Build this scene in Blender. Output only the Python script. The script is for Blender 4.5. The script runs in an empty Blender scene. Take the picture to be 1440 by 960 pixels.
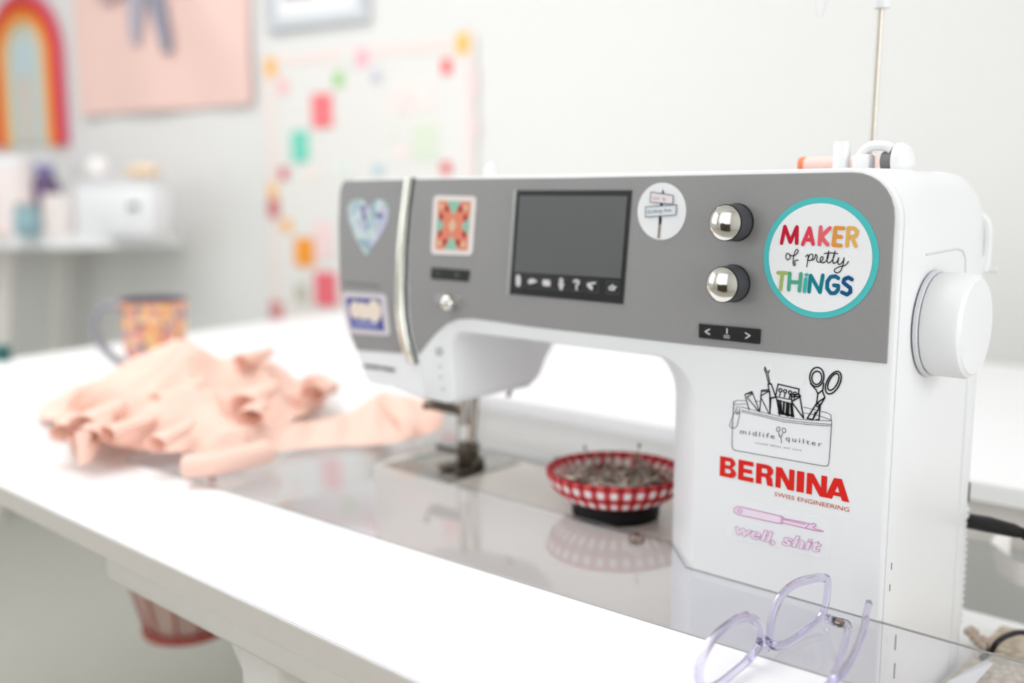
import bpy, bmesh, math, random
import numpy as np
from math import sin, cos, pi, radians, atan2, hypot, sqrt
from mathutils import Vector, Matrix, noise
random.seed(7)
SC = bpy.context.scene
COL = SC.collection
# ------------------------------------------------------------------ camera
# World frame: x runs along the sewing machine, y goes away behind its front face (y = 0), z = 0 is the desk top.
F = 1400.0; TH = radians(42); PT = radians(8.0)
CR = Vector((cos(TH), sin(TH), 0)); CF = Vector((-sin(TH)*cos(PT), cos(TH)*cos(PT), -sin(PT))); CU = CR.cross(CF)
CAM = Vector((0.2275, -0.5998, 0.2624))
cam = bpy.data.cameras.new('camera'); co = bpy.data.objects.new('camera', cam); COL.objects.link(co)
cam.sensor_width = 36; cam.lens = 35; cam.clip_start = 0.02
co.matrix_world = Matrix.Translation(CAM) @ Matrix((CR, CU, -CF)).transposed().to_4x4()
cam.dof.use_dof = True; cam.dof.focus_distance = 0.625; cam.dof.aperture_fstop = 2.45; cam.dof.aperture_blades = 9
SC.camera = co
# ------------------------------------------------------------------ world, lights, exposure
WA = radians(10.3); WU = Vector((cos(WA), sin(WA), 0)); WN = Vector((-sin(WA), cos(WA), 0))   # directions of the room's walls
def RM(u, v, z): return WU*u + WN*v + Vector((0, 0, z))
U0, U1, V0, V1, Z0, Z1 = -3.95, 2.3, -2.5, 1.45, -0.74, 1.75
wd = bpy.data.worlds.new('world'); SC.world = wd; wd.use_nodes = True
bg = wd.node_tree.nodes['Background']; bg.inputs[0].default_value = (0.93, 0.97, 1.0, 1); bg.inputs[1].default_value = 4.0
def area(name, loc, d, sx, sy, energy, color):
    l = bpy.data.lights.new(name, 'AREA'); l.shape = 'RECTANGLE'; l.size = sx; l.size_y = sy; l.energy = energy; l.color = color
    o = bpy.data.objects.new(name, l); COL.objects.link(o); o.location = loc
    o.rotation_euler = Vector(d).to_track_quat('-Z', 'Z').to_euler()
    return o
area('window_daylight', RM(U1-0.03, -1.0, 0.85), -WU, 2.6, 1.6, 108, (0.985, 0.995, 1.0))
area('window_daylight', RM(-2.1, V0+0.03, 0.85), WN, 2.2, 1.6, 15, (0.95, 0.975, 1.0))
area('window_daylight', RM(U0+0.03, -1.4, 0.85), WU, 1.6, 1.6, 27, (0.97, 0.985, 1.0))
area('added_top_fill', RM(-1.4, 0.0, Z1-0.045), (0, 0, -1), 2.4, 1.2, 98, (0.985, 0.995, 1.0))  # overhead fill added to brighten desk and fabric, not a known lamp
VS = SC.view_settings; VS.view_transform = 'Standard'; VS.look = 'None'; VS.gamma = 1; VS.use_curve_mapping = False
VS.exposure = -1.47
# ------------------------------------------------------------------ helpers
def s2l(c):
    c = c/255.0
    return c/12.92 if c <= 0.04045 else ((c+0.055)/1.055)**2.4
def rgb(r, g, b): return (s2l(r), s2l(g), s2l(b), 1)
MATS = {}
def mat(name, c=(200, 200, 200), rough=0.5, metal=0.0, var=0.03, scale=60, bump=0.0, spec=0.5, coat=0.0, transl=0.0):
    """procedural principled surface: base colour with a faint noise variation and optional fine relief"""
    if name in MATS: return MATS[name]
    if name.startswith(('print_', 'ink_', 'black_print', 'board_')): spec = 0.12
    m = bpy.data.materials.new(name); m.use_nodes = True; nt = m.node_tree; n = nt.nodes; L = nt.links
    b = n['Principled BSDF']; b.inputs['Roughness'].default_value = rough; b.inputs['Metallic'].default_value = metal
    b.inputs['Specular IOR Level'].default_value = spec; b.inputs['Coat Weight'].default_value = coat
    tc = n.new('ShaderNodeTexCoord'); nz = n.new('ShaderNodeTexNoise'); nz.inputs['Scale'].default_value = scale; nz.inputs['Detail'].default_value = 3
    L.new(tc.outputs['Object'], nz.inputs['Vector'])
    mx = n.new('ShaderNodeMix'); mx.data_type = 'RGBA'
    col = rgb(*c); lo = tuple(x*(1-var) for x in col[:3])+(1,); hi = tuple(min(1, x*(1+var)) for x in col[:3])+(1,)
    mx.inputs[6].default_value = lo; mx.inputs[7].default_value = hi
    L.new(nz.outputs['Fac'], mx.inputs[0]); L.new(mx.outputs[2], b.inputs['Base Color'])
    if bump:
        bp = n.new('ShaderNodeBump'); bp.inputs['Strength'].default_value = bump; bp.inputs['Distance'].default_value = 0.002
        L.new(nz.outputs['Fac'], bp.inputs['Height']); L.new(bp.outputs['Normal'], b.inputs['Normal'])
    if transl:
        tr = n.new('ShaderNodeBsdfTranslucent'); L.new(mx.outputs[2], tr.inputs['Color'])
        ms = n.new('ShaderNodeMixShader'); ms.inputs[0].default_value = transl
        L.new(b.outputs[0], ms.inputs[1]); L.new(tr.outputs[0], ms.inputs[2]); L.new(ms.outputs[0], n['Material Output'].inputs['Surface'])
    MATS[name] = m
    return m
def clear_mat(name, tint, rough=0.0, haze=0.04, haze_col=(230, 230, 235), ior=1.5):
    """clear plastic: fresnel reflection over a tinted see-through body with a little surface haze"""
    m = bpy.data.materials.new(name); m.use_nodes = True; nt = m.node_tree; n = nt.nodes; L = nt.links
    n.remove(n['Principled BSDF'])
    t = n.new('ShaderNodeBsdfTransparent'); t.inputs[0].default_value = rgb(*tint)
    d = n.new('ShaderNodeBsdfDiffuse'); d.inputs[0].default_value = rgb(*haze_col)
    g = n.new('ShaderNodeBsdfGlossy'); g.inputs['Roughness'].default_value = rough; g.inputs['Color'].default_value = (1, 1, 1, 1)
    nz = n.new('ShaderNodeTexNoise'); nz.inputs['Scale'].default_value = 9; tc = n.new('ShaderNodeTexCoord'); L.new(tc.outputs['Object'], nz.inputs['Vector'])
    mul = n.new('ShaderNodeMath'); mul.operation = 'MULTIPLY'; mul.inputs[1].default_value = haze*2; L.new(nz.outputs['Fac'], mul.inputs[0])
    m1 = n.new('ShaderNodeMixShader'); L.new(mul.outputs[0], m1.inputs[0]); L.new(t.outputs[0], m1.inputs[1]); L.new(d.outputs[0], m1.inputs[2])
    fr = n.new('ShaderNodeFresnel'); fr.inputs[0].default_value = ior
    m2 = n.new('ShaderNodeMixShader'); ge = n.new('ShaderNodeNewGeometry'); inv = n.new('ShaderNodeMath'); inv.operation = 'SUBTRACT'; inv.inputs[0].default_value = 1; L.new(ge.outputs['Backfacing'], inv.inputs[1])
    mf = n.new('ShaderNodeMath'); mf.operation = 'MULTIPLY'; L.new(fr.outputs[0], mf.inputs[0]); L.new(inv.outputs[0], mf.inputs[1]); L.new(mf.outputs[0], m2.inputs[0]); L.new(m1.outputs[0], m2.inputs[1]); L.new(g.outputs[0], m2.inputs[2])
    L.new(m2.outputs[0], n['Material Output'].inputs['Surface'])
    MATS[name] = m
    return m
BASE = {}
def tag(o, label=None, cat=None, group=None, kind=None):
    for k, v in (('label', label), ('category', cat), ('group', group), ('kind', kind)):
        if v: o[k] = v
    return o
def empty(name, loc, label, cat, group=None):
    o = bpy.data.objects.new(name, None); COL.objects.link(o); o.location = loc; o.empty_display_size = 0.03
    BASE[o] = Vector(loc)
    return tag(o, label, cat, group)
def obj(name, vf, m, parent=None, smooth=35, label=None, kind=None, origin=None):
    """links (verts, faces) in world coordinates as ONE mesh object, under its parent if it is a part"""
    v, f = vf
    b = BASE[parent] if parent else Vector(origin if origin else (0, 0, 0))
    me = bpy.data.meshes.new(name)
    me.from_pydata([tuple(Vector(p)-b) for p in v], [], f); me.update()
    if smooth:
        me.polygons.foreach_set('use_smooth', [True]*len(me.polygons)); me.set_sharp_from_angle(angle=radians(smooth))
    me.materials.append(m)
    o = bpy.data.objects.new(name, me); COL.objects.link(o)
    if parent: o.parent = parent
    else: o.location = b
    BASE[o] = b
    return tag(o, label, None, None, kind)
def thing(name, vf, m, label, cat, group=None, smooth=35, kind=None, origin=None):
    if origin is None:
        n = len(vf[0]); origin = (sum(p[0] for p in vf[0])/n, sum(p[1] for p in vf[0])/n, min(p[2] for p in vf[0]))
    o = obj(name, vf, m, None, smooth, None, kind, origin); return tag(o, label, cat, group)
def join(*vfs):
    V, Fc = [], []
    for v, f in vfs:
        k = len(V); V += [tuple(p) for p in v]; Fc += [tuple(i+k for i in q) for q in f]
    return V, Fc
def bm2(bm):
    bm.verts.index_update(); r = ([tuple(v.co) for v in bm.verts], [tuple(v.index for v in f.verts) for f in bm.faces]); bm.free(); return r
def xf(vf, M): return [M @ Vector(p) for p in vf[0]], vf[1]
def box(x0, x1, y0, y1, z0, z1, bev=0.0, seg=2):
    bm = bmesh.new(); bmesh.ops.create_cube(bm, size=1)
    for v in bm.verts: v.co = Vector(((x0+x1)/2+v.co.x*(x1-x0), (y0+y1)/2+v.co.y*(y1-y0), (z0+z1)/2+v.co.z*(z1-z0)))
    if bev: bmesh.ops.bevel(bm, geom=list(bm.edges), offset=bev, segments=seg, affect='EDGES', profile=0.5)
    return bm2(bm)
def rbox(u0, u1, v0, v1, z0, z1, bev=0.0):           # box lined up with the room's walls
    return xf(box(u0, u1, v0, v1, z0, z1, bev), Matrix((WU, WN, Vector((0, 0, 1)))).transposed().to_4x4())
def axes(d):
    d = Vector(d).normalized(); a = Vector((0, 0, 1)) if abs(d.z) < 0.9 else Vector((1, 0, 0))
    x = d.cross(a).normalized(); return x, d.cross(x), d
def lathe(prof, org, axis=(0, 0, 1), n=32, cap0=True, cap1=True):
    x, y, d = axes(axis); org = Vector(org); V = []; Fc = []
    for r, h in prof:
        for i in range(n):
            a = 2*pi*i/n; V.append(org+d*h+x*(r*cos(a))+y*(r*sin(a)))
    for k in range(len(prof)-1):
        for i in range(n):
            j = (i+1) % n; Fc.append((k*n+i, k*n+j, (k+1)*n+j, (k+1)*n+i))
    if cap0: Fc.append(tuple(reversed(range(n))))
    if cap1: Fc.append(tuple(range((len(prof)-1)*n, len(prof)*n)))
    return V, Fc
def smooth_path(pts, k=6):
    """Catmull-Rom through the points"""
    P = [Vector(p) for p in pts]; out = []
    for i in range(len(P)-1):
        a = P[max(i-1, 0)]; b = P[i]; c = P[i+1]; d = P[min(i+2, len(P)-1)]
        for j in range(k):
            t = j/k; out.append(0.5*((2*b)+(c-a)*t+(2*a-5*b+4*c-d)*t*t+(3*b-a-3*c+d)*t**3))
    return out+[P[-1]]
def tube(pts, r, n=10, closed=False, flat=1.0, caps=True):
    P = [Vector(p) for p in pts]; m = len(P); V = []; Fc = []; up = None
    for i in range(m):
        if closed: t = P[(i+1) % m]-P[i-1]
        else: t = P[min(i+1, m-1)]-P[max(i-1, 0)]
        t.normalize()
        if up is None: up = axes(t)[0]
        else:
            up = up-t*up.dot(t); up.normalize()
        w = t.cross(up); rr = r[i] if isinstance(r, (list, tuple)) else r
        for k in range(n):
            a = 2*pi*k/n; V.append(P[i]+up*(rr*cos(a))+w*(rr*flat*sin(a)))
    for i in range(m if closed else m-1):
        for k in range(n):
            a, b = i*n, ((i+1) % m)*n; kk = (k+1) % n
            Fc.append((a+k, a+kk, b+kk, b+k))
    if not closed and caps: Fc.append(tuple(reversed(range(n)))); Fc.append(tuple(range((m-1)*n, m*n)))
    return V, Fc
def ball(c, r, n=12, sz=1.0):
    prof = [(max(1e-5, r*sin(pi*i/n)), -r*sz*cos(pi*i/n)) for i in range(n+1)]
    return lathe(prof, c, (0, 0, 1), n*2, False, False)
def loft(rings, cap0=True, cap1=True):
    n = len(rings[0]); V = [p for r in rings for p in r]; Fc = []
    for k in range(len(rings)-1):
        for i in range(n):
            j = (i+1) % n; Fc.append((k*n+i, k*n+j, (k+1)*n+j, (k+1)*n+i))
    if cap0: Fc.append(tuple(reversed(range(n))))
    if cap1: Fc.append(tuple(range((len(rings)-1)*n, len(rings)*n)))
    return V, Fc
def rays(px, py): return CF+CR*((px-720)/F)-CU*((py-480)/F)
def hit(px, py, p0, n):
    d = rays(px, py); n = Vector(n); return CAM+d*((Vector(p0)-CAM).dot(n)/d.dot(n))
def onY(px, py, y=0.0): return hit(px, py, (0, y, 0), (0, 1, 0))
def onZ(px, py, z=0.0): return hit(px, py, (0, 0, z), (0, 0, 1))
def onX(px, py, x=0.0): return hit(px, py, (x, 0, 0), (1, 0, 0))
def atD(px, py, t): return CAM+rays(px, py)*t
def onW(px, py, v=V1):
    p = hit(px, py, WN*v, WN); return p.dot(WU), p.z
def plate(pts, y0, y1, bev=0.0):
    """closed plate standing in the xz plane, from front y0 to back y1 (pts are (x, z))"""
    P = [(p[0], p[1]) for p in pts]
    ar = sum(P[i-1][0]*P[i][1]-P[i][0]*P[i-1][1] for i in range(len(P)))
    if ar < 0: P.reverse()
    rings = []
    def inset(d):
        out = []
        for i, p in enumerate(P):
            a = Vector(P[i-1]); c = Vector(P[(i+1) % len(P)]); t = (c-a)
            t = t.normalized() if t.length > 1e-9 else Vector((1, 0)); nn = Vector((-t.y, t.x)); out.append((p[0]+nn.x*d, p[1]+nn.y*d))
        return out
    if bev: rings.append([(x, y0, z) for x, z in inset(bev)]); rings.append([(x, y0+bev*0.6, z) for x, z in P])
    else: rings.append([(x, y0, z) for x, z in P])
    rings.append([(x, y1, z) for x, z in P])
    return loft(rings)
def ell(c, a, b, n=40): return [(c[0]+a*cos(2*pi*i/n), c[1]+b*sin(2*pi*i/n)) for i in range(n)]
def rrect(p, r=0.2, k=4):
    """rounded quadrilateral from 4 corners"""
    out = []
    for i in range(4):
        a = Vector(p[i-1]); b = Vector(p[i]); c = Vector(p[(i+1) % 4]); m = min((a-b).length, (c-b).length)*r
        s = b+(a-b).normalized()*m; e = b+(c-b).normalized()*m
        for j in range(k+1):
            t = j/k; out.append(tuple(s*(1-t)**2+b*2*t*(1-t)+e*t*t))
    return out
def stroke(pts, w, y, cap='round'):
    """printed line of width w on the machine's front: flat ribbon in the xz plane at depth y"""
    V = []; Fc = []; P = [Vector((p[0], p[1])) for p in pts]; y00 = y; cnt = [0]
    def lay(): cnt[0] = (cnt[0]+1) % 28; return y00-4e-6*cnt[0]
    if cap == 'square' and len(P) > 1:
        P[0] = P[0]+(P[0]-P[1]).normalized()*w/2; P[-1] = P[-1]+(P[-1]-P[-2]).normalized()*w/2
    for i in range(len(P)-1):
        t = P[i+1]-P[i]
        if t.length < 1e-9: continue
        nn = Vector((-t.y, t.x)).normalized()*w/2; k = len(V); y = lay()
        for q in (P[i]-nn, P[i+1]-nn, P[i+1]+nn, P[i]+nn): V.append((q.x, y, q.y))
        Fc.append((k, k+1, k+2, k+3))
    for i, p in enumerate(P):
        if cap == 'square' and i in (0, len(P)-1): continue
        k = len(V); n = 8; y = lay()
        for j in range(n): V.append((p.x+w/2*cos(2*pi*j/n), y, p.y+w/2*sin(2*pi*j/n)))
        Fc.append(tuple(range(k, k+n)))
    return V, Fc
def flat(pts, y): return [(p[0], y, p[1]) for p in pts], [tuple(range(len(pts)))]
class Crop:
    """reads a point of an enlarged detail of the machine's front as (x, z) on that front"""
    def __init__(s, x0, y0, k): s.x0, s.y0, s.k = x0, y0, k
    def __call__(s, *pts):
        out = []
        for a, b in pts:
            p = onY(s.x0+a/s.k, s.y0+b/s.k); out.append((p.x, p.z))
        return out
PXC = Crop(0, 0, 1)
def text_mesh(s, bl, br, tl, y, shear=0.0, offset=0.0, spacing=1.0, outline=0.0):
    """lettering of string s on the front: baseline bl -> br, cap height bl -> tl (x, z points)"""
    cu = bpy.data.curves.new('lettering', 'FONT'); cu.body = s; cu.shear = shear; cu.offset = offset; cu.space_character = spacing; cu.resolution_u = 3
    o = bpy.data.objects.new('lettering', cu); COL.objects.link(o)
    dg = bpy.context.evaluated_depsgraph_get(); me = bpy.data.meshes.new_from_object(o.evaluated_get(dg))
    V = [v.co.copy() for v in me.vertices]; Fc = [tuple(p.vertices) for p in me.polygons]
    edges = {}
    for f in Fc:
        for i in range(len(f)):
            e = tuple(sorted((f[i-1], f[i]))); edges[e] = edges.get(e, 0)+1
    bpy.data.objects.remove(o); bpy.data.curves.remove(cu); bpy.data.meshes.remove(me)
    x0 = min(v.x for v in V); x1 = max(v.x for v in V); H = 0.69
    bl, br, tl = Vector(bl), Vector(br), Vector(tl)
    Q = [bl+(br-bl)*((v.x-x0)/(x1-x0))+(tl-bl)*(v.y/H) for v in V]
    vf = ([(q.x, y, q.y) for q in Q], Fc)
    if outline:
        vf2 = join(*[stroke([Q[a], Q[b]], outline, y-0.00015) for (a, b), c in edges.items() if c == 1])
        return vf, vf2
    return vf
def node_mat(name, build, rough=0.6):
    m = bpy.data.materials.new(name); m.use_nodes = True; b = m.node_tree.nodes['Principled BSDF']; b.inputs['Roughness'].default_value = rough
    build(m.node_tree, b); MATS[name] = m; return m
# ------------------------------------------------------------------ materials used in many places
WALL = mat('wall_paint', (229, 228, 226), 0.9, bump=0.05, var=0.01, scale=40)
WHITE = mat('white_plastic', (238, 238, 239), 0.35, var=0.008, scale=20)
DESKW = mat('white_laminate', (243, 243, 244), 0.42, var=0.006, scale=30)
METALW = mat('white_metal', (232, 228, 222), 0.35, var=0.01)
GREY = mat('grey_silver_paint', (150, 148, 148), 0.42, metal=0.25, var=0.05, scale=900)
BLACK = mat('black_plastic', (14, 14, 15), 0.35, var=0.1)
CHROME = mat('chrome', (225, 222, 215), 0.06, metal=1.0, var=0.01)
STEEL = mat('steel', (175, 168, 158), 0.25, metal=1.0, var=0.04)
PRINTK = mat('black_print', (28, 28, 30), 0.6)
STICKW = mat('white_sticker', (240, 240, 242), 0.5, var=0.005)
# ------------------------------------------------------------------ the room
def struct(name, vf, m): return tag(obj(name, vf, m, None, 35), kind='structure')
def wall_with_window(axis, a0, a1, w0, w1, h0, h1, pos, th):
    def b(p, q, r, s): return rbox(p, q, *sorted((pos, pos+th)), r, s) if axis == 'u' else rbox(*sorted((pos, pos+th)), p, q, r, s)
    return join(b(a0, a1, Z0, h0), b(a0, a1, h1, Z1), b(a0, w0, h0, h1), b(w1, a1, h0, h1))
def floor_mat(nt, b):
    n = nt.nodes; L = nt.links; tc = n.new('ShaderNodeTexCoord'); nz = n.new('ShaderNodeTexNoise'); nz.inputs['Scale'].default_value = 260; nz.inputs['Detail'].default_value = 4
    L.new(tc.outputs['Object'], nz.inputs[0]); cr = n.new('ShaderNodeValToRGB'); cr.color_ramp.elements[0].color = rgb(162, 161, 153); cr.color_ramp.elements[1].color = rgb(196, 195, 186)
    L.new(nz.outputs['Fac'], cr.inputs[0]); L.new(cr.outputs[0], b.inputs['Base Color'])
    bp = n.new('ShaderNodeBump'); bp.inputs['Strength'].default_value = 0.4; bp.inputs['Distance'].default_value = 0.004; L.new(nz.outputs['Fac'], bp.inputs['Height']); L.new(bp.outputs[0], b.inputs['Normal'])
struct('floor', rbox(U0, U1, V0, V1, Z0-0.1, Z0), node_mat('grey_carpet', floor_mat, 0.95))
struct('ceiling', rbox(U0, U1, V0, V1, Z1, Z1+0.1), WALL)
struct('wall_back', rbox(U0-0.1, U1+0.1, V1, V1+0.1, Z0, Z1), WALL)
struct('wall_left', wall_with_window('v', V0, V1, -2.2, -0.6, 0.05, 1.65, U0, -0.1), WALL)
struct('wall_right', wall_with_window('v', V0, V1, -2.3, 0.3, 0.05, 1.65, U1, 0.1), WALL)
struct('wall_front', wall_with_window('u', U0-0.1, U1+0.1, -3.2, -1.0, 0.05, 1.65, V0, -0.1), WALL)
struct('baseboard_back', rbox(U0, U1, V1-0.014, V1, Z0, Z0+0.1, 0.003), DESKW)
PANE = clear_mat('window_glass', (250, 252, 252), 0, 0.0)
w1 = struct('window_1', join(rbox(U1, U1+0.06, -2.3, 0.3, 0.05, 0.11), rbox(U1, U1+0.06, -2.3, 0.3, 1.59, 1.65), rbox(U1, U1+0.06, -2.3, -2.24, 0.05, 1.65), rbox(U1, U1+0.06, 0.24, 0.3, 0.05, 1.65), rbox(U1, U1+0.06, -1.03, -0.97, 0.05, 1.65)), DESKW)
obj('pane', rbox(U1+0.03, U1+0.036, -2.24, 0.24, 0.11, 1.59), PANE, w1)
w2 = struct('window_2', join(rbox(-3.2, -1.0, V0-0.06, V0, 0.05, 0.11), rbox(-3.2, -1.0, V0-0.06, V0, 1.59, 1.65), rbox(-3.2, -3.14, V0-0.06, V0, 0.05, 1.65), rbox(-1.06, -1.0, V0-0.06, V0, 0.05, 1.65), rbox(-2.13, -2.07, V0-0.06, V0, 0.05, 1.65)), DESKW)
obj('pane', rbox(-3.14, -1.06, V0-0.036, V0-0.03, 0.11, 1.59), PANE, w2)
w3 = struct('window_3', join(rbox(U0-0.06, U0, -2.2, -0.6, 0.05, 0.11), rbox(U0-0.06, U0, -2.2, -0.6, 1.59, 1.65), rbox(U0-0.06, U0, -2.2, -2.14, 0.05, 1.65), rbox(U0-0.06, U0, -0.66, -0.6, 0.05, 1.65)), DESKW)
obj('pane', rbox(U0-0.036, U0-0.03, -2.14, -0.66, 0.11, 1.59), PANE, w3)
# ------------------------------------------------------------------ sewing desk with its machine opening
DK = empty('sewing_desk', (-0.4, 0.3, Z0), 'long white sewing desk with an opening holding the sewing machine', 'desk')
def ring_slab(O, I, z1, z0):
    V = [(*p, z1) for p in O]+[(*p, z1) for p in I]+[(*p, z0) for p in O]+[(*p, z0) for p in I]; n = len(O); Fc = []
    for i in range(n):
        j = (i+1) % n
        Fc += [(i, j, n+j, n+i), (2*n+j, 2*n+i, 3*n+i, 3*n+j), (j, i, 2*n+i, 2*n+j), (n+i, n+j, 3*n+j, 3*n+i)]
    return V, Fc
OPL = (-0.74, -0.1275); OPR = (0.42, -0.0735)
OUT = [(-1.445, -0.25), (0.85, -0.25), (0.85, 1.20), (-1.705, 1.02)]
INN = [OPL, OPR, (0.42, 0.375), (-0.74, 0.375)]
bm = bmesh.new(); v, f = ring_slab(OUT, INN, 0.0, -0.0185)
bv = [bm.verts.new(p) for p in v]
for q in f: bm.faces.new([bv[i] for i in q])
bmesh.ops.recalc_face_normals(bm, faces=bm.faces)
ed = [e for e in bm.edges if all(abs(x.co.z) < 1e-6 for x in e.verts) and len(e.link_faces) == 2 and any(abs(fc.normal.z) < 0.1 for fc in e.link_faces)]
bmesh.ops.bevel(bm, geom=ed, offset=0.0012, segments=2, affect='EDGES')
obj('tabletop', bm2(bm), DESKW, DK)
obj('edge_band', box(-1.444, 0.85, -0.2507, -0.2495, -0.0178, -0.0012), mat('beige_edge_band', (216, 209, 202), 0.5), DK, label='beige white edge band')
obj('frame_beam', box(-0.548, 0.8, -0.240, -0.19, -0.047, -0.0225, 0.005, 3), mat('beam_metal', (228, 222, 215), 0.35), DK)
obj('frame_beam', box(-0.74, 0.8, 0.385, 0.42, -0.064, -0.0195, 0.004, 3), METALW, DK)
obj('platform', box(-0.73, 0.41, -0.135, 0.277, -0.102, -0.088, 0.002), mat('platform_white', (250, 250, 250), 0.5, var=0.004), DK)
for x in (-0.5, 0.1, 0.7): obj('beam_spacer', box(x, x+0.03, -0.23, -0.2, -0.0225, -0.0184), METALW, DK)
obj('bounce_panel', box(-0.735, 0.41, -0.148, -0.1355, -0.088, -0.0187), MATS['platform_white'], DK)  # hidden white board added to bounce light up under the clear insert
for x in (-0.72, 0.36):
    for y in (-0.1, 0.25): obj('platform_hanger', box(x, x+0.03, y, y+0.012, -0.102, -0.0185), METALW, DK)
for x, y in ((-0.375, -0.225), (0.72, -0.225), (-1.55, 0.85), (0.72, 1.05)):
    obj('leg', box(x, x+0.045, y, y+0.045, Z0+0.004, -0.0185 if y > 0 else -0.047, 0.004), METALW, DK)
obj('leg_bracket', ([(-0.42, -0.214, -0.047), (-0.375, -0.214, -0.047), (-0.375, -0.214, -0.1), (-0.42, -0.206, -0.047), (-0.375, -0.206, -0.047), (-0.375, -0.206, -0.1)], [(0, 2, 1), (3, 4, 5), (0, 1, 4, 3), (1, 2, 5, 4), (2, 0, 3, 5)]), METALW, DK)
# clear insert filling the opening around the machine
ACR = clear_mat('clear_acrylic', (253, 253, 255), 0.008, 0.045, (238, 238, 242), 1.52)
IN = [(-0.737, OPL[1]+0.0025), (0.417, OPR[1]+0.002), (0.417, 0.0), (-0.1425, -0.0004), (-0.1805, 0.0375), (-0.515, 0.0375)]
IN += [(-0.5385-0.012*sin(pi*t/8), 0.0375+0.06-0.06*cos(pi*t/8)) for t in range(1, 8)]
IN += [(-0.515, 0.1575), (-0.19, 0.1575), (-0.19, 0.372), (-0.737, 0.372)]
bm = bmesh.new(); vs = [bm.verts.new((x, y, -0.006)) for x, y in IN]; fc = bm.faces.new(vs)
if fc.normal.z < 0: fc.normal_flip()
e = bmesh.ops.extrude_face_region(bm, geom=[fc])
for g in e['geom']:
    if isinstance(g, bmesh.types.BMVert): g.co.z = 0.0003
bmesh.ops.recalc_face_normals(bm, faces=bm.faces)
INS = thing('table_insert', bm2(bm), ACR, 'clear acrylic insert filling the desk opening around the sewing machine', 'table insert', origin=(-0.3, 0, -0.006), smooth=0)
EDG = mat('gap_line_grey', (128, 126, 124), 0.4)
obj('edge_gap_line', tube([(0.417, 0.0001, -0.0004), (-0.1425, -0.0003, -0.0004), (-0.1805, 0.0376, -0.0004), (-0.515, 0.0376, -0.0004)], 0.0007, 6), EDG, INS, label='grey line standing in for the dark gap at the back edge')  # darkness of the gap beside the machine put in as a grey tube
obj('edge_gap_line', tube([(-0.735, OPL[1]+0.0026, -0.001), (0.415, OPR[1]+0.0021, -0.001)], 0.0006, 6), mat('gap_line_pale', (190, 188, 186), 0.4), INS)
# ------------------------------------------------------------------ sewing machine
SM = empty('sewing_machine', (-0.27, 0.07, -0.088), 'white sewing machine with grey front panel, round stickers and dark screen', 'sewing machine')
def arc(cx, cz, r, a0, a1, n=7): return [(cx+r*cos(radians(a0+(a1-a0)*i/n)), cz+r*sin(radians(a0+(a1-a0)*i/n))) for i in range(n+1)]
def outline(ch=0.0, top=0.0, head=0.0):
    T = 0.283
    P = [(0, -0.0875), (0, 0.1), (0, 0.2)]+arc(-(0.033-0.012*ch), T-(0.033-0.012*ch), 0.033-0.012*ch, 0, 90)+[(-0.25, T)]+arc(-0.51, T-0.022, 0.022, 90, 172, 5)
    P += [(-0.5345, 0.204), (-0.5312, 0.17), (-0.5238, 0.143), (-0.512, 0.117), (-0.4989, 0.0974), (-0.46, 0.0915), (-0.4247, 0.087), (-0.392, 0.0865), (-0.3825, 0.0885), (-0.3792, 0.094)]
    P += [(-0.381, 0.115), (-0.3835, 0.134)]+arc(-0.3695, 0.1373, 0.014, 180, 90, 4)[1:]+[(-0.30, 0.1513), (-0.215, 0.1513)]
    P += arc(-0.139-0.034-0.04*ch, 0.1513-0.034, 0.034, 90, 0, 7)+[(-0.139-0.04*ch, 0.05), (-0.139-0.04*ch, -0.0875)]
    out = []
    for x, z in P:
        if z > 0.2: z -= top*(z-0.2)/0.083
        if x < -0.36 and z < 0.139: z += head*1.2*max(0, (0.14-z)/0.05); x -= head*0.6
        out.append((x, z))
    return out
def ring(y, o, d=0.0):
    P = o; out = []
    for i, (x, z) in enumerate(P):
        if d and z > -0.08:
            a = Vector(P[i-1]); c = Vector(P[(i+1) % len(P)]); t = (c-a).normalized(); nn = Vector((-t.y, t.x)); x += nn.x*d; z += nn.y*d
        out.append((x, y, z))
    return out
O0 = outline(0); 
rings = [ring(-0.0004, O0, 0.0028), ring(0.0006, O0, 0.0008), ring(0.003, outline(0.075)), ring(0.0385, outline(1)), ring(0.075, outline(1)), ring(0.1, outline(1, 0.001)), ring(0.118, outline(1, 0.0, 0.005)), ring(0.134, outline(1, 0.001, 0.016)), ring(0.145, outline(1, 0.006, 0.022)), ring(0.152, outline(1, 0.015, 0.026)), ring(0.155, outline(1, 0.028, 0.028))]
obj('body_housing', loft(rings), WHITE, SM, 30)
SEAM = mat('grey_seam', (218, 219, 223), 0.6)
obj('front_seam', tube([(x+0.0001, 0.0042, z) for x, z in [(0, -0.08), (0, 0.1), (0, 0.2)]+arc(-0.033, 0.25, 0.033, 0, 90)], 0.00055, 6), SEAM, SM)
obj('side_seam', tube([(0.0, 0.1395, -0.085), (0.0, 0.1395, 0.1), (0.0, 0.1395, 0.205)], 0.0006, 6), SEAM, SM)
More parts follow.
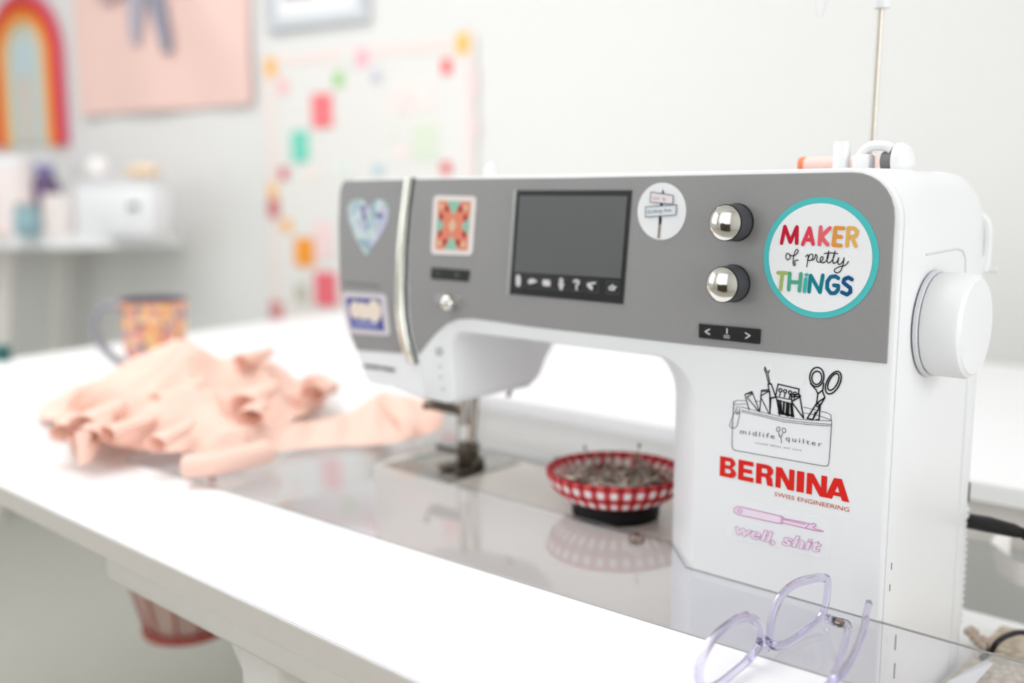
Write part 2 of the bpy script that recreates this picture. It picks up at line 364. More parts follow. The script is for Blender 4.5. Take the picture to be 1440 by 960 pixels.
# grey control panel
gb = PXC((589.5, 499), (600, 485), (614, 468), (628, 455.5), (645, 448.5), (665, 447.7), (700, 452))
pan = [(-0.0038, 0.1645), (-0.0038, 0.23)]+arc(-0.0038-0.0275, 0.2803-0.0275, 0.0275, 0, 90)+[(-0.25, 0.2803)]+PXC((585, 251.5), (580, 290), (577, 340), (575.5, 390), (576, 430), (580, 465), (586, 492))+gb+[(-0.29, 0.163), (-0.15, 0.1628)]
pan[8+2-1+0] = pan[9]
obj('control_panel', plate(pan, -0.0016, 0.002, 0.0005), GREY, SM, 25, label='grey control panel')
fp = PXC((486, 254), (481, 262), (479, 275), (477.5, 320), (478.5, 372), (482, 420), (490, 462), (503, 491.5), (566.5, 496), (562, 470), (557.5, 440), (556.5, 400), (559, 350), (564, 300), (571, 252))
obj('face_plate', plate(fp, -0.0018, 0.002, 0.0008), GREY, SM, 25, label='grey face plate at the left end')
fp2 = PXC((504, 492.5), (515, 529), (521, 537.5), (560, 545), (597, 556), (590, 530), (581, 510), (567.5, 497))
obj('lower_face_plate', plate(fp2, -0.0012, 0.002, 0.0008), WHITE, SM, 25)
cl = PXC((572.5, 250), (565.5, 300), (561, 350), (558.5, 400), (559.5, 440), (564, 470), (569, 490), (577, 509)); cr_ = PXC((581, 250), (574.5, 300), (570.5, 350), (568.5, 400), (569, 440), (573.5, 470), (579, 490), (586, 511))
obj('chrome_trim', plate(cl+cr_[::-1], -0.004, 0.002, 0.0012), mat('polished_trim', (236, 235, 224), 0.2, metal=0.85), SM, 60, label='curved chrome trim strip')
obj('thread_slot', plate(cr_+PXC((589.5, 511), (582.5, 490), (577.3, 470), (573.2, 440), (572.3, 400), (574, 350), (577.5, 300), (583.8, 250))[::1], -0.00195, 0.002), BLACK, SM, 0, label='black thread slot')
# faint print on the face plates
def dashes(C, lst, w, name, m, parent): return obj(name, join(*[stroke(C(*p), w, -0.0021) for p in lst]), m, parent, 0)
MARK = mat('grey_print', (120, 118, 120), 0.6)
dashes(PXC, [[(488, 398), (535, 402)]], 0.0025, 'printed_mark', mat('panel_print', (122, 119, 119), 0.6), SM)
dashes(PXC, [[(515, 514), (536, 516.5)], [(540, 517), (556, 520)]], 0.0035, 'printed_mark', MARK, SM)
def sq(c, s): return [(c[0]-s, c[1]-s), (c[0]+s, c[1]-s), (c[0]+s, c[1]+s), (c[0]-s, c[1]+s), (c[0]-s, c[1]-s)]
dashes(PXC, [sq((620, 494), 3.5), [(620, 515), (622, 515)], [(621, 530), (623, 530)], [(624, 546), (626, 547)]], 0.0012, 'printed_mark', MARK, SM)
# screen
sc = PXC((730.2, 267.3), (890.6, 267.0), (878.1, 427.3), (719.8, 413.0))
SCR = obj('screen', plate(sc, -0.0026, 0.001, 0.0005), BLACK, SM, 25, label='dark touch screen with a row of icons below')
obj('screen_glass', plate(PXC((734.5, 275.0), (885.5, 275.6), (876.0, 390.8), (726.5, 382.3)), -0.0030, -0.0026), mat('screen_grey', (92, 93, 93), 0.3, var=0.04), SCR, 0)
obj('screen_edge', tube([(p[0], -0.003, p[1]) for p in PXC((728.2, 267.5), (717.8, 413))], 0.0012, 8), mat('silver_edge', (190, 192, 188), 0.3, metal=0.6), SCR)
C5 = Crop(715, 370, 8)
ICON = mat('icon_white', (215, 210, 215), 0.5); ICO2 = mat('icon_frame', (70, 70, 72), 0.5)
ic = [(140, 195), (300, 205), (457, 218), (622, 230), (797, 238), (968, 252), (1200, 270)]
for i, (a, b) in enumerate(ic):
    h = 68; corners = [(a-h, b-h-2), (a+h+4, b-h+8), (a+h, b+h+8), (a-h-4, b+h-2)]
    obj('icon_button', join(*[stroke(C5(corners[k-1], corners[k]), 0.0007, -0.0031) for k in range(4)]), ICO2, SCR, 0)
Y5 = -0.0032
def ic_obj(vf): obj('icon', vf, ICON, SCR, 0)
ic_obj(join(stroke(C5((140, 160), (140, 225)), 0.0052, Y5)))
ic_obj(join(stroke(C5((270, 205), (300, 195)), 0.004, Y5), stroke(C5((300, 195), (335, 200)), 0.0025, Y5)))
ic_obj(flat(rrect(C5((412, 180), (500, 186), (500, 258), (412, 250)), 0.25), Y5))
ic_obj(join(stroke(C5((622, 185), (622, 275)), 0.0035, Y5), stroke(C5((606, 190), (640, 192)), 0.002, Y5), stroke(C5((606, 235), (640, 238)), 0.003, Y5)))
ic_obj(join(stroke(C5((765, 205), (790, 190), (822, 205), (815, 228), (795, 245), (795, 260)), 0.0019, Y5), stroke(C5((794, 285), (796, 287)), 0.002, Y5)))
ic_obj(join(stroke(C5((930, 240), (960, 275)), 0.0034, Y5), stroke(C5((950, 225), (1005, 220)), 0.0016, Y5)))
ic_obj(join(stroke(C5((1185, 255), (1165, 265), (1165, 290), (1185, 295)), 0.0013, Y5), stroke(C5((1203, 240), (1200, 296)), 0.0013, Y5), stroke(C5((1222, 262), (1218, 298)), 0.0013, Y5), stroke(C5((1222, 272), (1240, 262)), 0.0013, Y5)))
# chrome rotary knobs
KG = mat('dark_grey_knob', (66, 66, 70), 0.5)
for px, py in ((1037.5, 312.5), (1033, 398)):
    p = onY(px, py); r = 0.0122
    k = obj('rotary_knob', lathe([(r, 0), (r, 0.0125), (r*0.985, 0.0135)], (p.x, -0.0022, p.z), (0, -1, 0), 40), KG, SM, 30, label='dark grey rotary knob with mirror-bright face')
    obj('knob_base', lathe([(r+0.0006, 0), (r+0.0006, 0.0012)], (p.x, -0.0012, p.z), (0, -1, 0), 40), BLACK, k, 30)
    obj('knob_rim', lathe([(r*0.985, 0.0135), (r*0.985, 0.0143), (r*0.93, 0.0146)], (p.x, -0.0022, p.z), (0, -1, 0), 40, False), BLACK, k, 30)
    obj('knob_face', lathe([(r*0.94, 0.0146), (r*0.8, 0.0155), (r*0.6, 0.0163), (r*0.4, 0.0168), (r*0.2, 0.0171), (1e-5, 0.0172)], (p.x, -0.0022, p.z), (0, -1, 0), 40, False, False), CHROME, k, 60, label='mirror-bright knob face')
# needle position buttons
bt = obj('button_bar', plate(rrect(PXC((985.7, 454.2), (1071.7, 462.2), (1070.6, 483.3), (985.4, 474.1)), 0.06), -0.0030, 0.0, 0.0004), BLACK, SM, 25, label='black button bar with arrow and needle symbols')
CB = Crop(980, 270, 4.36); YB = -0.0032
obj('icon', stroke(CB((92, 838), (66, 852), (92, 869)), 0.0009, YB), ICON, bt, 0)
obj('icon', stroke(CB((312, 860), (340, 877), (313, 893)), 0.0009, YB), ICON, bt, 0)
obj('icon', join(stroke(CB((199, 836), (199, 862)), 0.0010, YB), *[stroke([(q[0]+0.0010*cos(t*pi/5), q[1]+0.0010*sin(t*pi/5)) for t in range(11)], 0.0004, YB) for q in CB((188, 882), (207, 884))]), ICON, bt, 0)
C6 = Crop(590, 260, 4.8)
bt = obj('button_bar', plate(rrect(C6((92, 555), (350, 575), (340, 652), (88, 632)), 0.08), -0.0026, 0, 0.0004), BLACK, SM, 25, label='small black button bar with two dim symbols')
obj('icon', join(*[stroke([(q[0]+0.0024*cos(t*pi/5), q[1]+0.0024*sin(t*pi/5)) for t in range(11)], 0.0007, -0.0028) for q in C6((140, 597))], stroke(C6((265, 588), (258, 605), (268, 625), (276, 605), (265, 588)), 0.001, -0.0028)), mat('icon_dim', (100, 105, 102), 0.5), bt, 0)
p = Vector((*C6((222, 790))[0],))
sl = obj('speed_slider', plate(rrect(C6((115, 735), (285, 752), (280, 815), (112, 795)), 0.3), -0.0022, 0, 0.0004), mat('silver_light', (168, 168, 170), 0.35, metal=0.5), SM, 25, label='round chrome slider knob on a light grey track')
obj('slider_knob', lathe([(0.0066, 0), (0.0066, 0.006), (0.0055, 0.0085), (0.003, 0.0098), (1e-5, 0.0102)], (p.x+0.001, -0.0022, p.y), (0, -1, 0), 28, True, False), CHROME, sl, 40)
obj('slider_slot', stroke(C6((160, 778), (168, 779)), 0.0035, -0.0024), BLACK, sl, 0)
# ---- stickers
YS, YL = -0.0020, -0.0024
C3 = Crop(1060, 260, 4.8)
c = C3((449, 492))[0]
S1 = obj('sticker', plate(ell(c, 0.0383, 0.0381, 72), YS, -0.0014), mat('sticker_teal', (70, 192, 192), 0.5, var=0.01), SM, 0, label='round teal-edged sticker with rainbow lettering')
obj('sticker_face', flat(ell(C3((449, 492))[0], 0.0344, 0.0343, 72), YS-0.0002), STICKW, S1, 0)
LC = [0]
def letter(lines, col, name='letter', w=0.00245):
    LC[0] = (LC[0]+1) % 5; obj(name, join(*[stroke(C3(*l), w, YL-0.00007*LC[0]-0.00003*k) for k, l in enumerate(lines)]), mat('print_%d_%d_%d' % col, col, 0.5, var=0.01), S1, 0)
letter([[(199, 392), (222, 280), (258, 385), (303, 283), (301, 392)]], (196, 22, 52))
letter([[(342, 400), (388, 290), (412, 398)], [(358, 368), (402, 370)]], (226, 66, 86))
letter([[(464, 284), (454, 400)], [(526, 290), (466, 348), (510, 402)]], (234, 100, 108))
letter([[(618, 292), (562, 289), (549, 404), (600, 408)], [(556, 346), (602, 350)]], (226, 150, 62))
letter([[(640, 410), (650, 290), (690, 293), (710, 312), (700, 345), (648, 352)], [(674, 356), (700, 412)]], (228, 178, 96))
letter([[(175, 591), (236, 594)], [(205, 594), (192, 704)]], (166, 182, 104))
letter([[(255, 595), (247, 705)], [(330, 598), (319, 712)], [(252, 652), (322, 656)]], (80, 168, 140))
letter([[(363, 632), (354, 716)]], (66, 178, 172)); letter([[(362, 603), (368, 608), (374, 602)], [(365, 606), (368, 610), (371, 606)]], (66, 178, 172), w=0.0016)
letter([[(384, 718), (395, 610), (458, 722), (477, 608)]], (22, 128, 140))
letter([[(582, 628), (562, 614), (530, 618), (508, 650), (506, 695), (530, 728), (560, 728), (580, 705), (582, 678), (552, 675)]], (22, 104, 140))
letter([[(674, 636), (650, 622), (622, 634), (616, 656), (640, 676), (662, 692), (664, 720), (640, 738), (606, 722)]], (20, 84, 132))
def scr(*l): letter([[(q.x, q.y) for q in smooth_path([(a, b, 0) for a, b in l], 4)]], (34, 34, 38), 'script_lettering', 0.00062)
scr((256, 470), (238, 460), (228, 485), (240, 504), (258, 490), (256, 470), (270, 478), (295, 470), (312, 445), (303, 434), (288, 455), (278, 510), (282, 542), (293, 535), (288, 512), (312, 505))
scr((362, 482), (380, 470), (376, 510), (370, 552)); scr((374, 505), (390, 470), (408, 468), (410, 490), (395, 508), (376, 505))
scr((408, 508), (425, 490), (428, 468), (440, 480), (436, 505), (448, 520), (470, 512), (480, 492), (470, 482), (460, 500), (468, 522), (490, 520), (510, 495), (518, 445)); scr((518, 445), (505, 500), (515, 525), (538, 510), (553, 480), (560, 445)); scr((560, 445), (545, 505), (552, 528), (574, 515), (585, 490)); scr((488, 462), (530, 458), (580, 462))
scr((585, 490), (578, 525), (592, 535), (612, 515), (622, 490)); scr((622, 490), (608, 555), (588, 587), (562, 588), (556, 570), (585, 552), (630, 540), (650, 515))
# signpost sticker
C2 = Crop(890, 245, 9.6)
c = C2((405, 500))[0]
S2 = obj('sticker', plate(ell(c, 0.0203, 0.0200, 56), YS, -0.0014), STICKW, SM, 0, label='small round white sticker of a signpost with two boards')
NV = mat('ink_navy', (44, 40, 62), 0.6); TAN = mat('ink_tan', (150, 136, 112), 0.6); GRYL = mat('ink_grey', (128, 128, 138), 0.6)
obj('post', join(flat(C2((430, 195), (415, 265), (405, 275), (450, 272)), YL), stroke(C2((418, 385), (412, 430), (385, 440), (300, 444)), 0.0008, YL), stroke(C2((412, 400), (408, 432)), 0.0022, YL), flat(C2((376, 565), (412, 565), (410, 650), (400, 675), (372, 675)), YL)), NV, S2, 0)
obj('post', flat(C2((372, 675), (402, 675), (385, 860), (356, 860)), YL), TAN, S2, 0)
for q, mm in ((((270, 240), (572, 285), (565, 400), (260, 375)), (238, 228, 232)), (((200, 440), (620, 412), (605, 548), (198, 575)), (226, 232, 236))):
    obj('sign_board', flat(C2(*q), YL-0.0001), mat('board_%d' % mm[0], mm, 0.6), S2, 0)
    obj('board_outline', join(*[stroke(C2(q[k-1], q[k]), 0.0006, YL-0.0003) for k in range(4)]), GRYL, S2, 0)
obj('lettering', text_mesh('HOP', *C2((295, 342), (385, 350), (300, 305)), YL-0.0003), mat('ink_pink', (196, 160, 168), 0.6), S2, 0)
obj('lettering', text_mesh('St.', *C2((425, 352), (475, 358), (430, 310)), YL-0.0003), GRYL, S2, 0)
obj('lettering', text_mesh('Quilting Ave.', *C2((215, 528), (555, 500), (220, 485)), YL-0.0003), GRYL, S2, 0)
# quilt block sticker
S3 = obj('sticker', plate(rrect(C6((108, 70), (395, 76), (368, 476), (88, 466)), 0.1), YS-0.0003, -0.0014), mat('sticker_pinkwhite', (236, 226, 222), 0.5), SM, 0, label='rectangular quilt-block sticker in red, peach and mint')
q = C6((140, 105), (360, 112), (335, 442), (120, 432)); qa, qb, qc, qd = [Vector(t) for t in q]
def Q(u, v): return tuple((qa*(1-u)+qb*u)*(1-v)+(qd*(1-u)+qc*u)*v)
def sp(name, polys, m, y): obj(name, join(*[flat([Q(*t) for t in p], y) for p in polys]), m, S3, 0)
PE = mat('print_peach', (232, 140, 116), 0.5); MI = mat('print_mint', (150, 200, 178), 0.5); RD = mat('print_red', (170, 60, 58), 0.5); CRM = mat('print_cream', (230, 196, 160), 0.5)
sp('print_mint', [[(0.28, 0), (0.72, 0), (0.5, 0.3)], [(0.28, 1), (0.72, 1), (0.5, 0.7)], [(0, 0.33), (0.25, 0.5), (0, 0.67)], [(1, 0.33), (0.75, 0.5), (1, 0.67)]], MI, YL-0.0002)
sp('print_peach', [[(0, 0), (0.28, 0), (0.5, 0.28), (0.72, 0), (1, 0), (1, 0.3), (0.75, 0.5), (1, 0.7), (1, 1), (0.72, 1), (0.5, 0.72), (0.28, 1), (0, 1), (0, 0.7), (0.25, 0.5), (0, 0.3)]], PE, YL-0.0001)
def dia(cx, cy, s=0.09): return [(cx, cy-s), (cx+s*0.8, cy), (cx, cy+s), (cx-s*0.8, cy)]
sp('print_red', [dia(a, b) for a, b in ((0.3, 0.16), (0.12, 0.33), (0.7, 0.16), (0.88, 0.33), (0.3, 0.84), (0.12, 0.67), (0.7, 0.84), (0.88, 0.67))], RD, YL-0.0004)
sp('print_cream', [dia(0.5, 0.5, 0.16), dia(0.12, 0.12), dia(0.88, 0.12), dia(0.12, 0.88), dia(0.88, 0.88)], CRM, YL-0.0004)
# heart sticker
C4 = Crop(480, 265, 8.73)
hp = C4((350, 255), (320, 180), (260, 135), (180, 140), (115, 200), (105, 300), (130, 430), (185, 570), (250, 700), (330, 815), (400, 720), (480, 620), (540, 510), (590, 390), (600, 270), (570, 180), (490, 135), (420, 160), (375, 205))
def heart_mat(nt, b):
    n = nt.nodes; L = nt.links; tc = n.new('ShaderNodeTexCoord'); vo = n.new('ShaderNodeTexVoronoi'); vo.inputs['Scale'].default_value = 130; L.new(tc.outputs['Object'], vo.inputs['Vector'])
    cr = n.new('ShaderNodeValToRGB'); cr.color_ramp.interpolation = 'CONSTANT'; e = cr.color_ramp.elements
    e[0].color = rgb(178, 200, 212); e[1].position = 0.25; e[1].color = rgb(196, 194, 216)
    for p_, c_ in ((0.45, (150, 178, 192)), (0.6, (206, 218, 220)), (0.8, (128, 118, 170)), (0.88, (186, 206, 200))):
        q_ = e.new(p_); q_.color = rgb(*c_)
    sp_ = n.new('ShaderNodeSeparateColor'); L.new(vo.outputs['Color'], sp_.inputs[0]); L.new(sp_.outputs[0], cr.inputs[0]); L.new(cr.outputs[0], b.inputs['Base Color'])
obj('sticker', plate([(t.x, t.y) for t in smooth_path([(a, b, 0) for a, b in hp+hp[:1]], 3)[:-1]], YS-0.0004, -0.0014), node_mat('heart_print', heart_mat), SM, 0, label='heart sticker in mottled pale blue and lilac')
# blue and cream sticker
C1 = Crop(470, 390, 6.4)
S4 = obj('sticker', plate(rrect(C1((80, 125), (480, 150), (520, 525), (140, 500)), 0.12), YS-0.0004, -0.0014), mat('sticker_grey', (214, 206, 212), 0.5), SM, 0, label='small blue sticker with cream shapes and a pale border')
obj('print_blue', flat(C1((125, 180), (432, 192), (472, 478), (175, 450)), YL-0.0003), mat('print_blue', (74, 82, 156), 0.5), S4, 0)
CRE = mat('print_cream2', (236, 222, 206), 0.5)
obj('print_cream', join(*[flat([(c[0]+a*cos(t*pi/10), c[1]+b*sin(t*pi/10)) for t in range(20)], YL-0.0005-0.00003*i) for i, (c, a, b) in enumerate(((C1((210, 290))[0], 0.0085, 0.0085), (C1((280, 300))[0], 0.0085, 0.0085), (C1((380, 300))[0], 0.0105, 0.0105), (C1((320, 325))[0], 0.009, 0.005)))]), CRE, S4, 0)
obj('print_line', stroke(C1((205, 408), (405, 425)), 0.0045, YL-0.0005), mat('print_lilac', (150, 154, 200), 0.5), S4, 0)
# pouch sticker
C8 = Crop(1000, 500, 6)
so = C8((180, 360), (270, 320), (280, 290), (350, 270), (410, 262), (440, 240), (430, 70), (500, 60), (540, 200), (760, 250), (800, 260), (800, 100), (880, 60), (960, 75), (1060, 90), (1130, 150), (1125, 220), (1010, 380), (990, 450), (1050, 490), (1040, 920), (1000, 960), (170, 815), (145, 600), (140, 560))
S5 = obj('sticker', plate(so, YS+0.0014, 0.001), mat('sticker_clear', (239, 239, 241), 0.4, var=0.004), SM, 0, label='line-drawn notions pouch sticker with scissors')
LW = 0.00055
YP = YS+0.0011
def line(L_, w, y=YP, name='line_art', m=PRINTK, par=None, curve=False, C=C8):
    vf = []
    for l in L_:
        if curve: l = [(t.x, t.y) for t in smooth_path([(a, b, 0) for a, b in l], 4)]
        vf.append(stroke(C(*l), w, y))
    obj(name, join(*vf), m, par or S5, 0)
line([[(195, 380), (185, 620)], [(185, 560), (182, 760), (190, 785), (210, 797), (960, 930), (990, 925), (1000, 895), (1022, 560)]], 0.0004)
line([[(195, 460), (196, 400), (215, 375), (300, 377)], [(385, 380), (420, 385)], [(785, 432), (980, 478), (1015, 495), (1022, 555)], [(200, 410), (300, 405)], [(260, 430), (420, 470), (620, 520), (820, 540), (1020, 548)], [(262, 458), (420, 492), (620, 540), (820, 562), (1018, 578)], [(265, 472), (420, 506), (620, 556), (820, 578), (1018, 592)], [(785, 480), (900, 500), (1020, 540)]], 0.00033)
line([[(235, 425), (218, 440), (212, 480), (225, 492), (240, 480), (250, 430)], [(205, 470), (175, 540), (160, 590), (180, 610), (205, 608), (225, 590), (250, 470)], [(228, 455), (225, 485)]], 0.0004)
line([[(325, 455), (290, 325), (350, 300), (415, 472)], [(290, 325), (352, 312)], [(310, 345), (355, 320)], [(310, 350), (405, 465)], [(415, 470), (430, 290), (490, 285)], [(430, 300), (492, 298)], [(420, 340), (490, 300)], [(425, 350), (490, 480)], [(500, 490), (500, 300)]], 0.0007)
line([[(500, 490), (510, 355), (555, 345), (582, 500)], [(485, 240), (512, 235), (550, 345)], [(485, 240), (505, 355)], [(498, 360), (552, 348)]], 0.0009)
line([[(500, 235), (485, 150), (497, 122), (488, 140), (475, 135), (460, 92), (456, 120), (470, 150), (490, 235)]], 0.0007)
line([[(548, 345), (570, 238), (748, 280), (740, 325)]], 0.0009)
line([[(560, 345), (640, 362), (690, 370)], [(560, 370), (690, 405)]], 0.0006)
for a, b in ((590, 290), (630, 298), (672, 308), (712, 318)):
    line([[(a+14*cos(t*pi/5), b+14*sin(t*pi/5)) for t in range(11)], [(a, b+14), (a-8, b+50)]], 0.0008)
line([[(570, 380), (590, 480)], [(590, 380), (600, 490)], [(620, 390), (615, 490)], [(645, 395), (640, 500)], [(660, 400), (655, 505)], [(680, 405), (685, 510)], [(575, 480), (700, 505)]], 0.0014)
line([[(700, 515), (680, 330), (750, 322), (785, 525)], [(685, 345), (760, 340)], [(688, 385), (755, 345)], [(690, 395), (780, 520)]], 0.0009)
def oval(cx, cy, a, b, rot, n=22): return [(cx+a*cos(t*2*pi/n)*cos(rot)-b*sin(t*2*pi/n)*sin(rot), cy+a*cos(t*2*pi/n)*sin(rot)+b*sin(t*2*pi/n)*cos(rot)) for t in range(n+1)]
line([oval(897, 178, 60, 82, 0.1), oval(897, 185, 42, 56, 0.08), oval(1036, 226, 54, 104, 0.48), oval(1036, 220, 36, 78, 0.48), [(845, 235), (890, 285), (905, 320), (895, 400), (815, 528), (865, 535), (935, 400)], [(955, 230), (945, 300), (965, 350), (925, 420), (915, 540), (890, 538)], [(905, 320), (945, 290)], [(893, 400), (960, 355)], oval(905, 415, 12, 14, 0), [(885, 475), (865, 530)]], 0.0009)
FNT = mat('print_grey', (96, 96, 100), 0.6)
obj('lettering', text_mesh('midlife', *C8((250, 655), (540, 700), (252, 615)), YP, spacing=1.35), FNT, S5, 0)
obj('lettering', text_mesh('quilter', *C8((634, 712), (938, 766), (636, 672)), YP, spacing=1.35), FNT, S5, 0)
obj('lettering', text_mesh('curated  fabrics  and  more', *C8((375, 738), (768, 803), (378, 722)), YP, shear=0.35), mat('print_pale', (150, 150, 152), 0.6), S5, 0)
line([[(600, 735), (594, 690), (575, 668)], [(594, 690), (608, 650)], oval(572, 618, 15, 20, 0.3), oval(620, 628, 15, 20, -0.2), [(572, 640), (590, 690)]], 0.00045, m=FNT, name='flower')
# maker's name
RED = mat('print_brand_red', (222, 40, 34), 0.5, var=0.01)
NB0 = onY(1012.5, 668.7); NB1 = onY(1195, 705.8); zb, zt = 0.0729, 0.0870
C9 = Crop(1000, 630, 6)
def xs(a): return C9((a, 232+(a-72)*0.2035))[0][0]
def rc(a, b, c, d): return [(a, b), (c, b), (c, d), (a, d)]
LN = [rc(0, 0, .28, 1), rc(.72, 0, 1, 1), [(0, 1), (.33, 1), (1, 0), (.67, 0)]]
LET = [((75, 213), [rc(0, 0, .32, 1), rc(.2, .8, .72, 1), rc(.2, .42, .75, .6), rc(.2, 0, .76, .2), [(.6, 1), (.82, .95), (.93, .8), (.93, .68), (.8, .55), (.62, .5), (.6, .6), (.66, .7), (.6, .8)], [(.62, .52), (.85, .45), (1, .32), (1, .2), (.88, .04), (.66, 0), (.6, .2), (.7, .3), (.62, .42)]]),
       ((230, 360), [rc(0, 0, .34, 1), rc(.1, .78, .97, 1), rc(.1, .4, .9, .6), rc(.1, 0, 1, .22)]),
       ((380, 526), [rc(0, 0, .32, 1), rc(.2, .8, .7, 1), rc(.2, .38, .75, .57), [(.6, 1), (.85, .95), (.98, .8), (.98, .65), (.86, .5), (.75, .45), (.62, .57), (.66, .68), (.6, .8)], [(.5, .42), (.8, .48), (.93, .38), (.97, .1), (1, 0), (.68, 0), (.64, .12), (.6, .33)]]),
       ((545, 702), LN), ((722, 784), [rc(0, 0, 1, 1)]), ((806, 976), LN),
       ((964, 1170), [[(0, 0), (.29, 0), (.6, 1), (.34, 1)], [(.71, 0), (1, 0), (.66, 1), (.37, 1)], rc(.25, .18, .75, .36)])]
for (a0, a1), ls in LET:
    x0, x1 = xs(a0), xs(a1)
    obj('brand_letter', join(*[flat([(x0+(x1-x0)*u, zb+(zt-zb)*v) for u, v in l], -0.0007-0.00004*i) for i, l in enumerate(ls)]), RED, SM, 0, label='red block letter of the maker name')
obj('lettering', text_mesh('SWISS ENGINEERING', *C9((535, 400), (1167, 536), (540, 366)), -0.0007), mat('print_red_thin', (200, 84, 64), 0.6), SM, 0)
# seam ripper sticker
so = C9((165, 470), (240, 440), (420, 470), (640, 540), (900, 580), (960, 630), (1020, 680), (1010, 880), (960, 920), (800, 900), (520, 820), (160, 760), (150, 600))
S6 = obj('sticker', plate([(t.x, t.y) for t in smooth_path([(a, b, 0) for a, b in so+so[:1]], 3)[:-1]], YS+0.0014, 0.001), MATS['sticker_clear'], SM, 0, label='pink seam ripper sticker with outlined lettering')
PK = mat('print_pink', (206, 110, 178), 0.6); PK2 = mat('print_pinkpale', (242, 226, 240), 0.6)
obj('line_fill', join(flat(C9((195, 520), (215, 492), (250, 492), (610, 575), (605, 632), (560, 628), (240, 560)), YP+0.0001), flat(C9((612, 585), (870, 635), (960, 700), (860, 680), (612, 628)), YP+0.0001)), PK2, S6, 0)
line([[(240, 558), (200, 535), (197, 510), (220, 492), (255, 493), (600, 572), (612, 578), (608, 632), (560, 628), (240, 558)], [(598, 572), (594, 630)], oval(248, 525, 18, 14, 0.2), [(612, 588), (780, 622), (850, 640), (868, 630), (890, 640), (885, 660), (862, 660), (872, 675), (955, 700), (880, 692), (800, 672), (612, 626)], [(620, 600), (800, 640)], [(800, 672), (830, 640)]], 0.00045, par=S6, m=PK, C=C9)
for s_, q_, sh in (('well,', ((200, 715), (545, 800), (214, 632)), 0.15), ('shit', ((600, 805), (925, 872), (615, 716)), 0.15)):
    fill, outl = text_mesh(s_, *C9(*q_), YP, shear=sh, offset=0.035, spacing=1.06, outline=0.00024)
    obj('lettering', fill, PK2, S6, 0); obj('lettering_outline', outl, PK, S6, 0)
# ---- handwheel, side details
WX, WY, WZ = 0.0015, 0.0585, 0.1842
obj('handwheel_recess', lathe([(0.0345, 0), (0.0345, 0.0022), (0.030, 0.003)], (WX-0.0002, WY, WZ), (1, 0, 0), 48), mat('white_shade', (222, 223, 228), 0.5), SM, 40)
hw = obj('handwheel', lathe([(0.0325, 0.003), (0.0335, 0.0055), (0.0335, 0.023), (0.0325, 0.0255), (0.0305, 0.0268)], (WX, WY, WZ), (1, 0, 0), 64), WHITE, SM, 30, label='round white handwheel')
obj('handwheel_cap', lathe([(0.0308, 0.0266), (0.0300, 0.0275), (0.015, 0.0282), (1e-5, 0.0284)], (WX, WY, WZ), (1, 0, 0), 64, False, False), WHITE, hw, 40)
q = [onX(a, b, 0.0) for a, b in ((1302, 358), (1345, 350), (1353, 352), (1357, 362), (1357, 383))]
obj('side_door_seam', tube([(0.0001, t.y, t.z) for t in q], 0.0008, 6), SEAM, SM)
obj('rear_cover', loft([[(x, y, z) for x, z in ((-0.17, -0.085), (-0.17, 0.236), (ox-0.012, 0.236), (ox, 0.222), (ox, -0.085))] for y, ox in ((0.153, -0.0015), (0.165, -0.0015), (0.176, -0.006), (0.179, -0.012))]), WHITE, SM, 30)
obj('cooling_vent', join(*[box(-0.0035, -0.0009, 0.1545, 0.1685, z, z+0.0025) for z in [-0.056+0.0052*i for i in range(18)]]), WHITE, SM, 0, kind='stuff')
p = onX(1366, 690, -0.0015); p.y -= 0.005; obj('cable_port', box(-0.008, -0.0012, p.y-0.0025, p.y+0.0025, p.z-0.008, p.z+0.008, 0.001), BLACK, SM, label='dark cable port')
for a, b, h in ((1253.5, 796, 0.0045), (1251, 826, 0.0045), (1259, 903, 0.0105), (1257.5, 943, 0.0105)):
    p = onX(a, b, 0.0); obj('slot', box(-0.002, 0.0003, p.y-(0.0005 if h < 0.01 else 0.0012), p.y+(0.0005 if h < 0.01 else 0.0012), p.z-h/2, p.z+h/2), mat('slot_grey', (130, 130, 138), 0.7), SM, 0)
obj('rear_lever', join(tube(smooth_path([(-0.03, 0.145, 0.258), (-0.008, 0.166, 0.252), (-0.003, 0.171, 0.240), (-0.003, 0.170, 0.212)], 5), 0.0042, 10), tube([(-0.003, 0.17, 0.2135), (0.006, 0.172, 0.2135)], 0.0024, 8)), WHITE, SM)
# ---- top of the machine
p = onY(1183, 236, 0.06)
obj('spool_post', lathe([(0.0057, -0.004), (0.0057, 0.0155), (0.0049, 0.0175)], (p.x, 0.06, p.z), (0, 0, 1), 24), WHITE, SM, 30)
obj('bobbin_winder', join(tube(smooth_path([(-0.054, 0.06, 0.284), (-0.052, 0.06, 0.293), (-0.046, 0.06, 0.2985), (-0.036, 0.06, 0.2985), (-0.031, 0.06, 0.296)], 4), 0.0035, 10), box(-0.056, -0.044, 0.054, 0.066, 0.281, 0.2935, 0.002)), WHITE, SM)
obj('bobbin_shaft', lathe([(0.0065, 0), (0.0065, 0.014)], (-0.0375, 0.062, 0.2885), (1, 0, 0), 20), mat('grey_rubber', (118, 116, 114), 0.6), SM, 30, label='dark grey winder shaft')
obj('winder_disc', lathe([(0.0118, 0), (0.0122, 0.003), (0.0095, 0.008), (0.003, 0.011), (1e-5, 0.0115)], (-0.0285, 0.062, 0.2885), (1, 0, 0), 28, True, False), WHITE, SM, 40)
p = onY(690, 240, 0.06); obj('top_knob', lathe([(0.006, -0.006), (0.006, 0.002), (0.004, 0.006), (1e-5, 0.0075)], (p.x, 0.06, p.z), (0, 0, 1), 20, True, False), WHITE, SM, 40)
a = onY(1226.5, 205, 0.15); b = onY(1240.5, 0, 0.15)
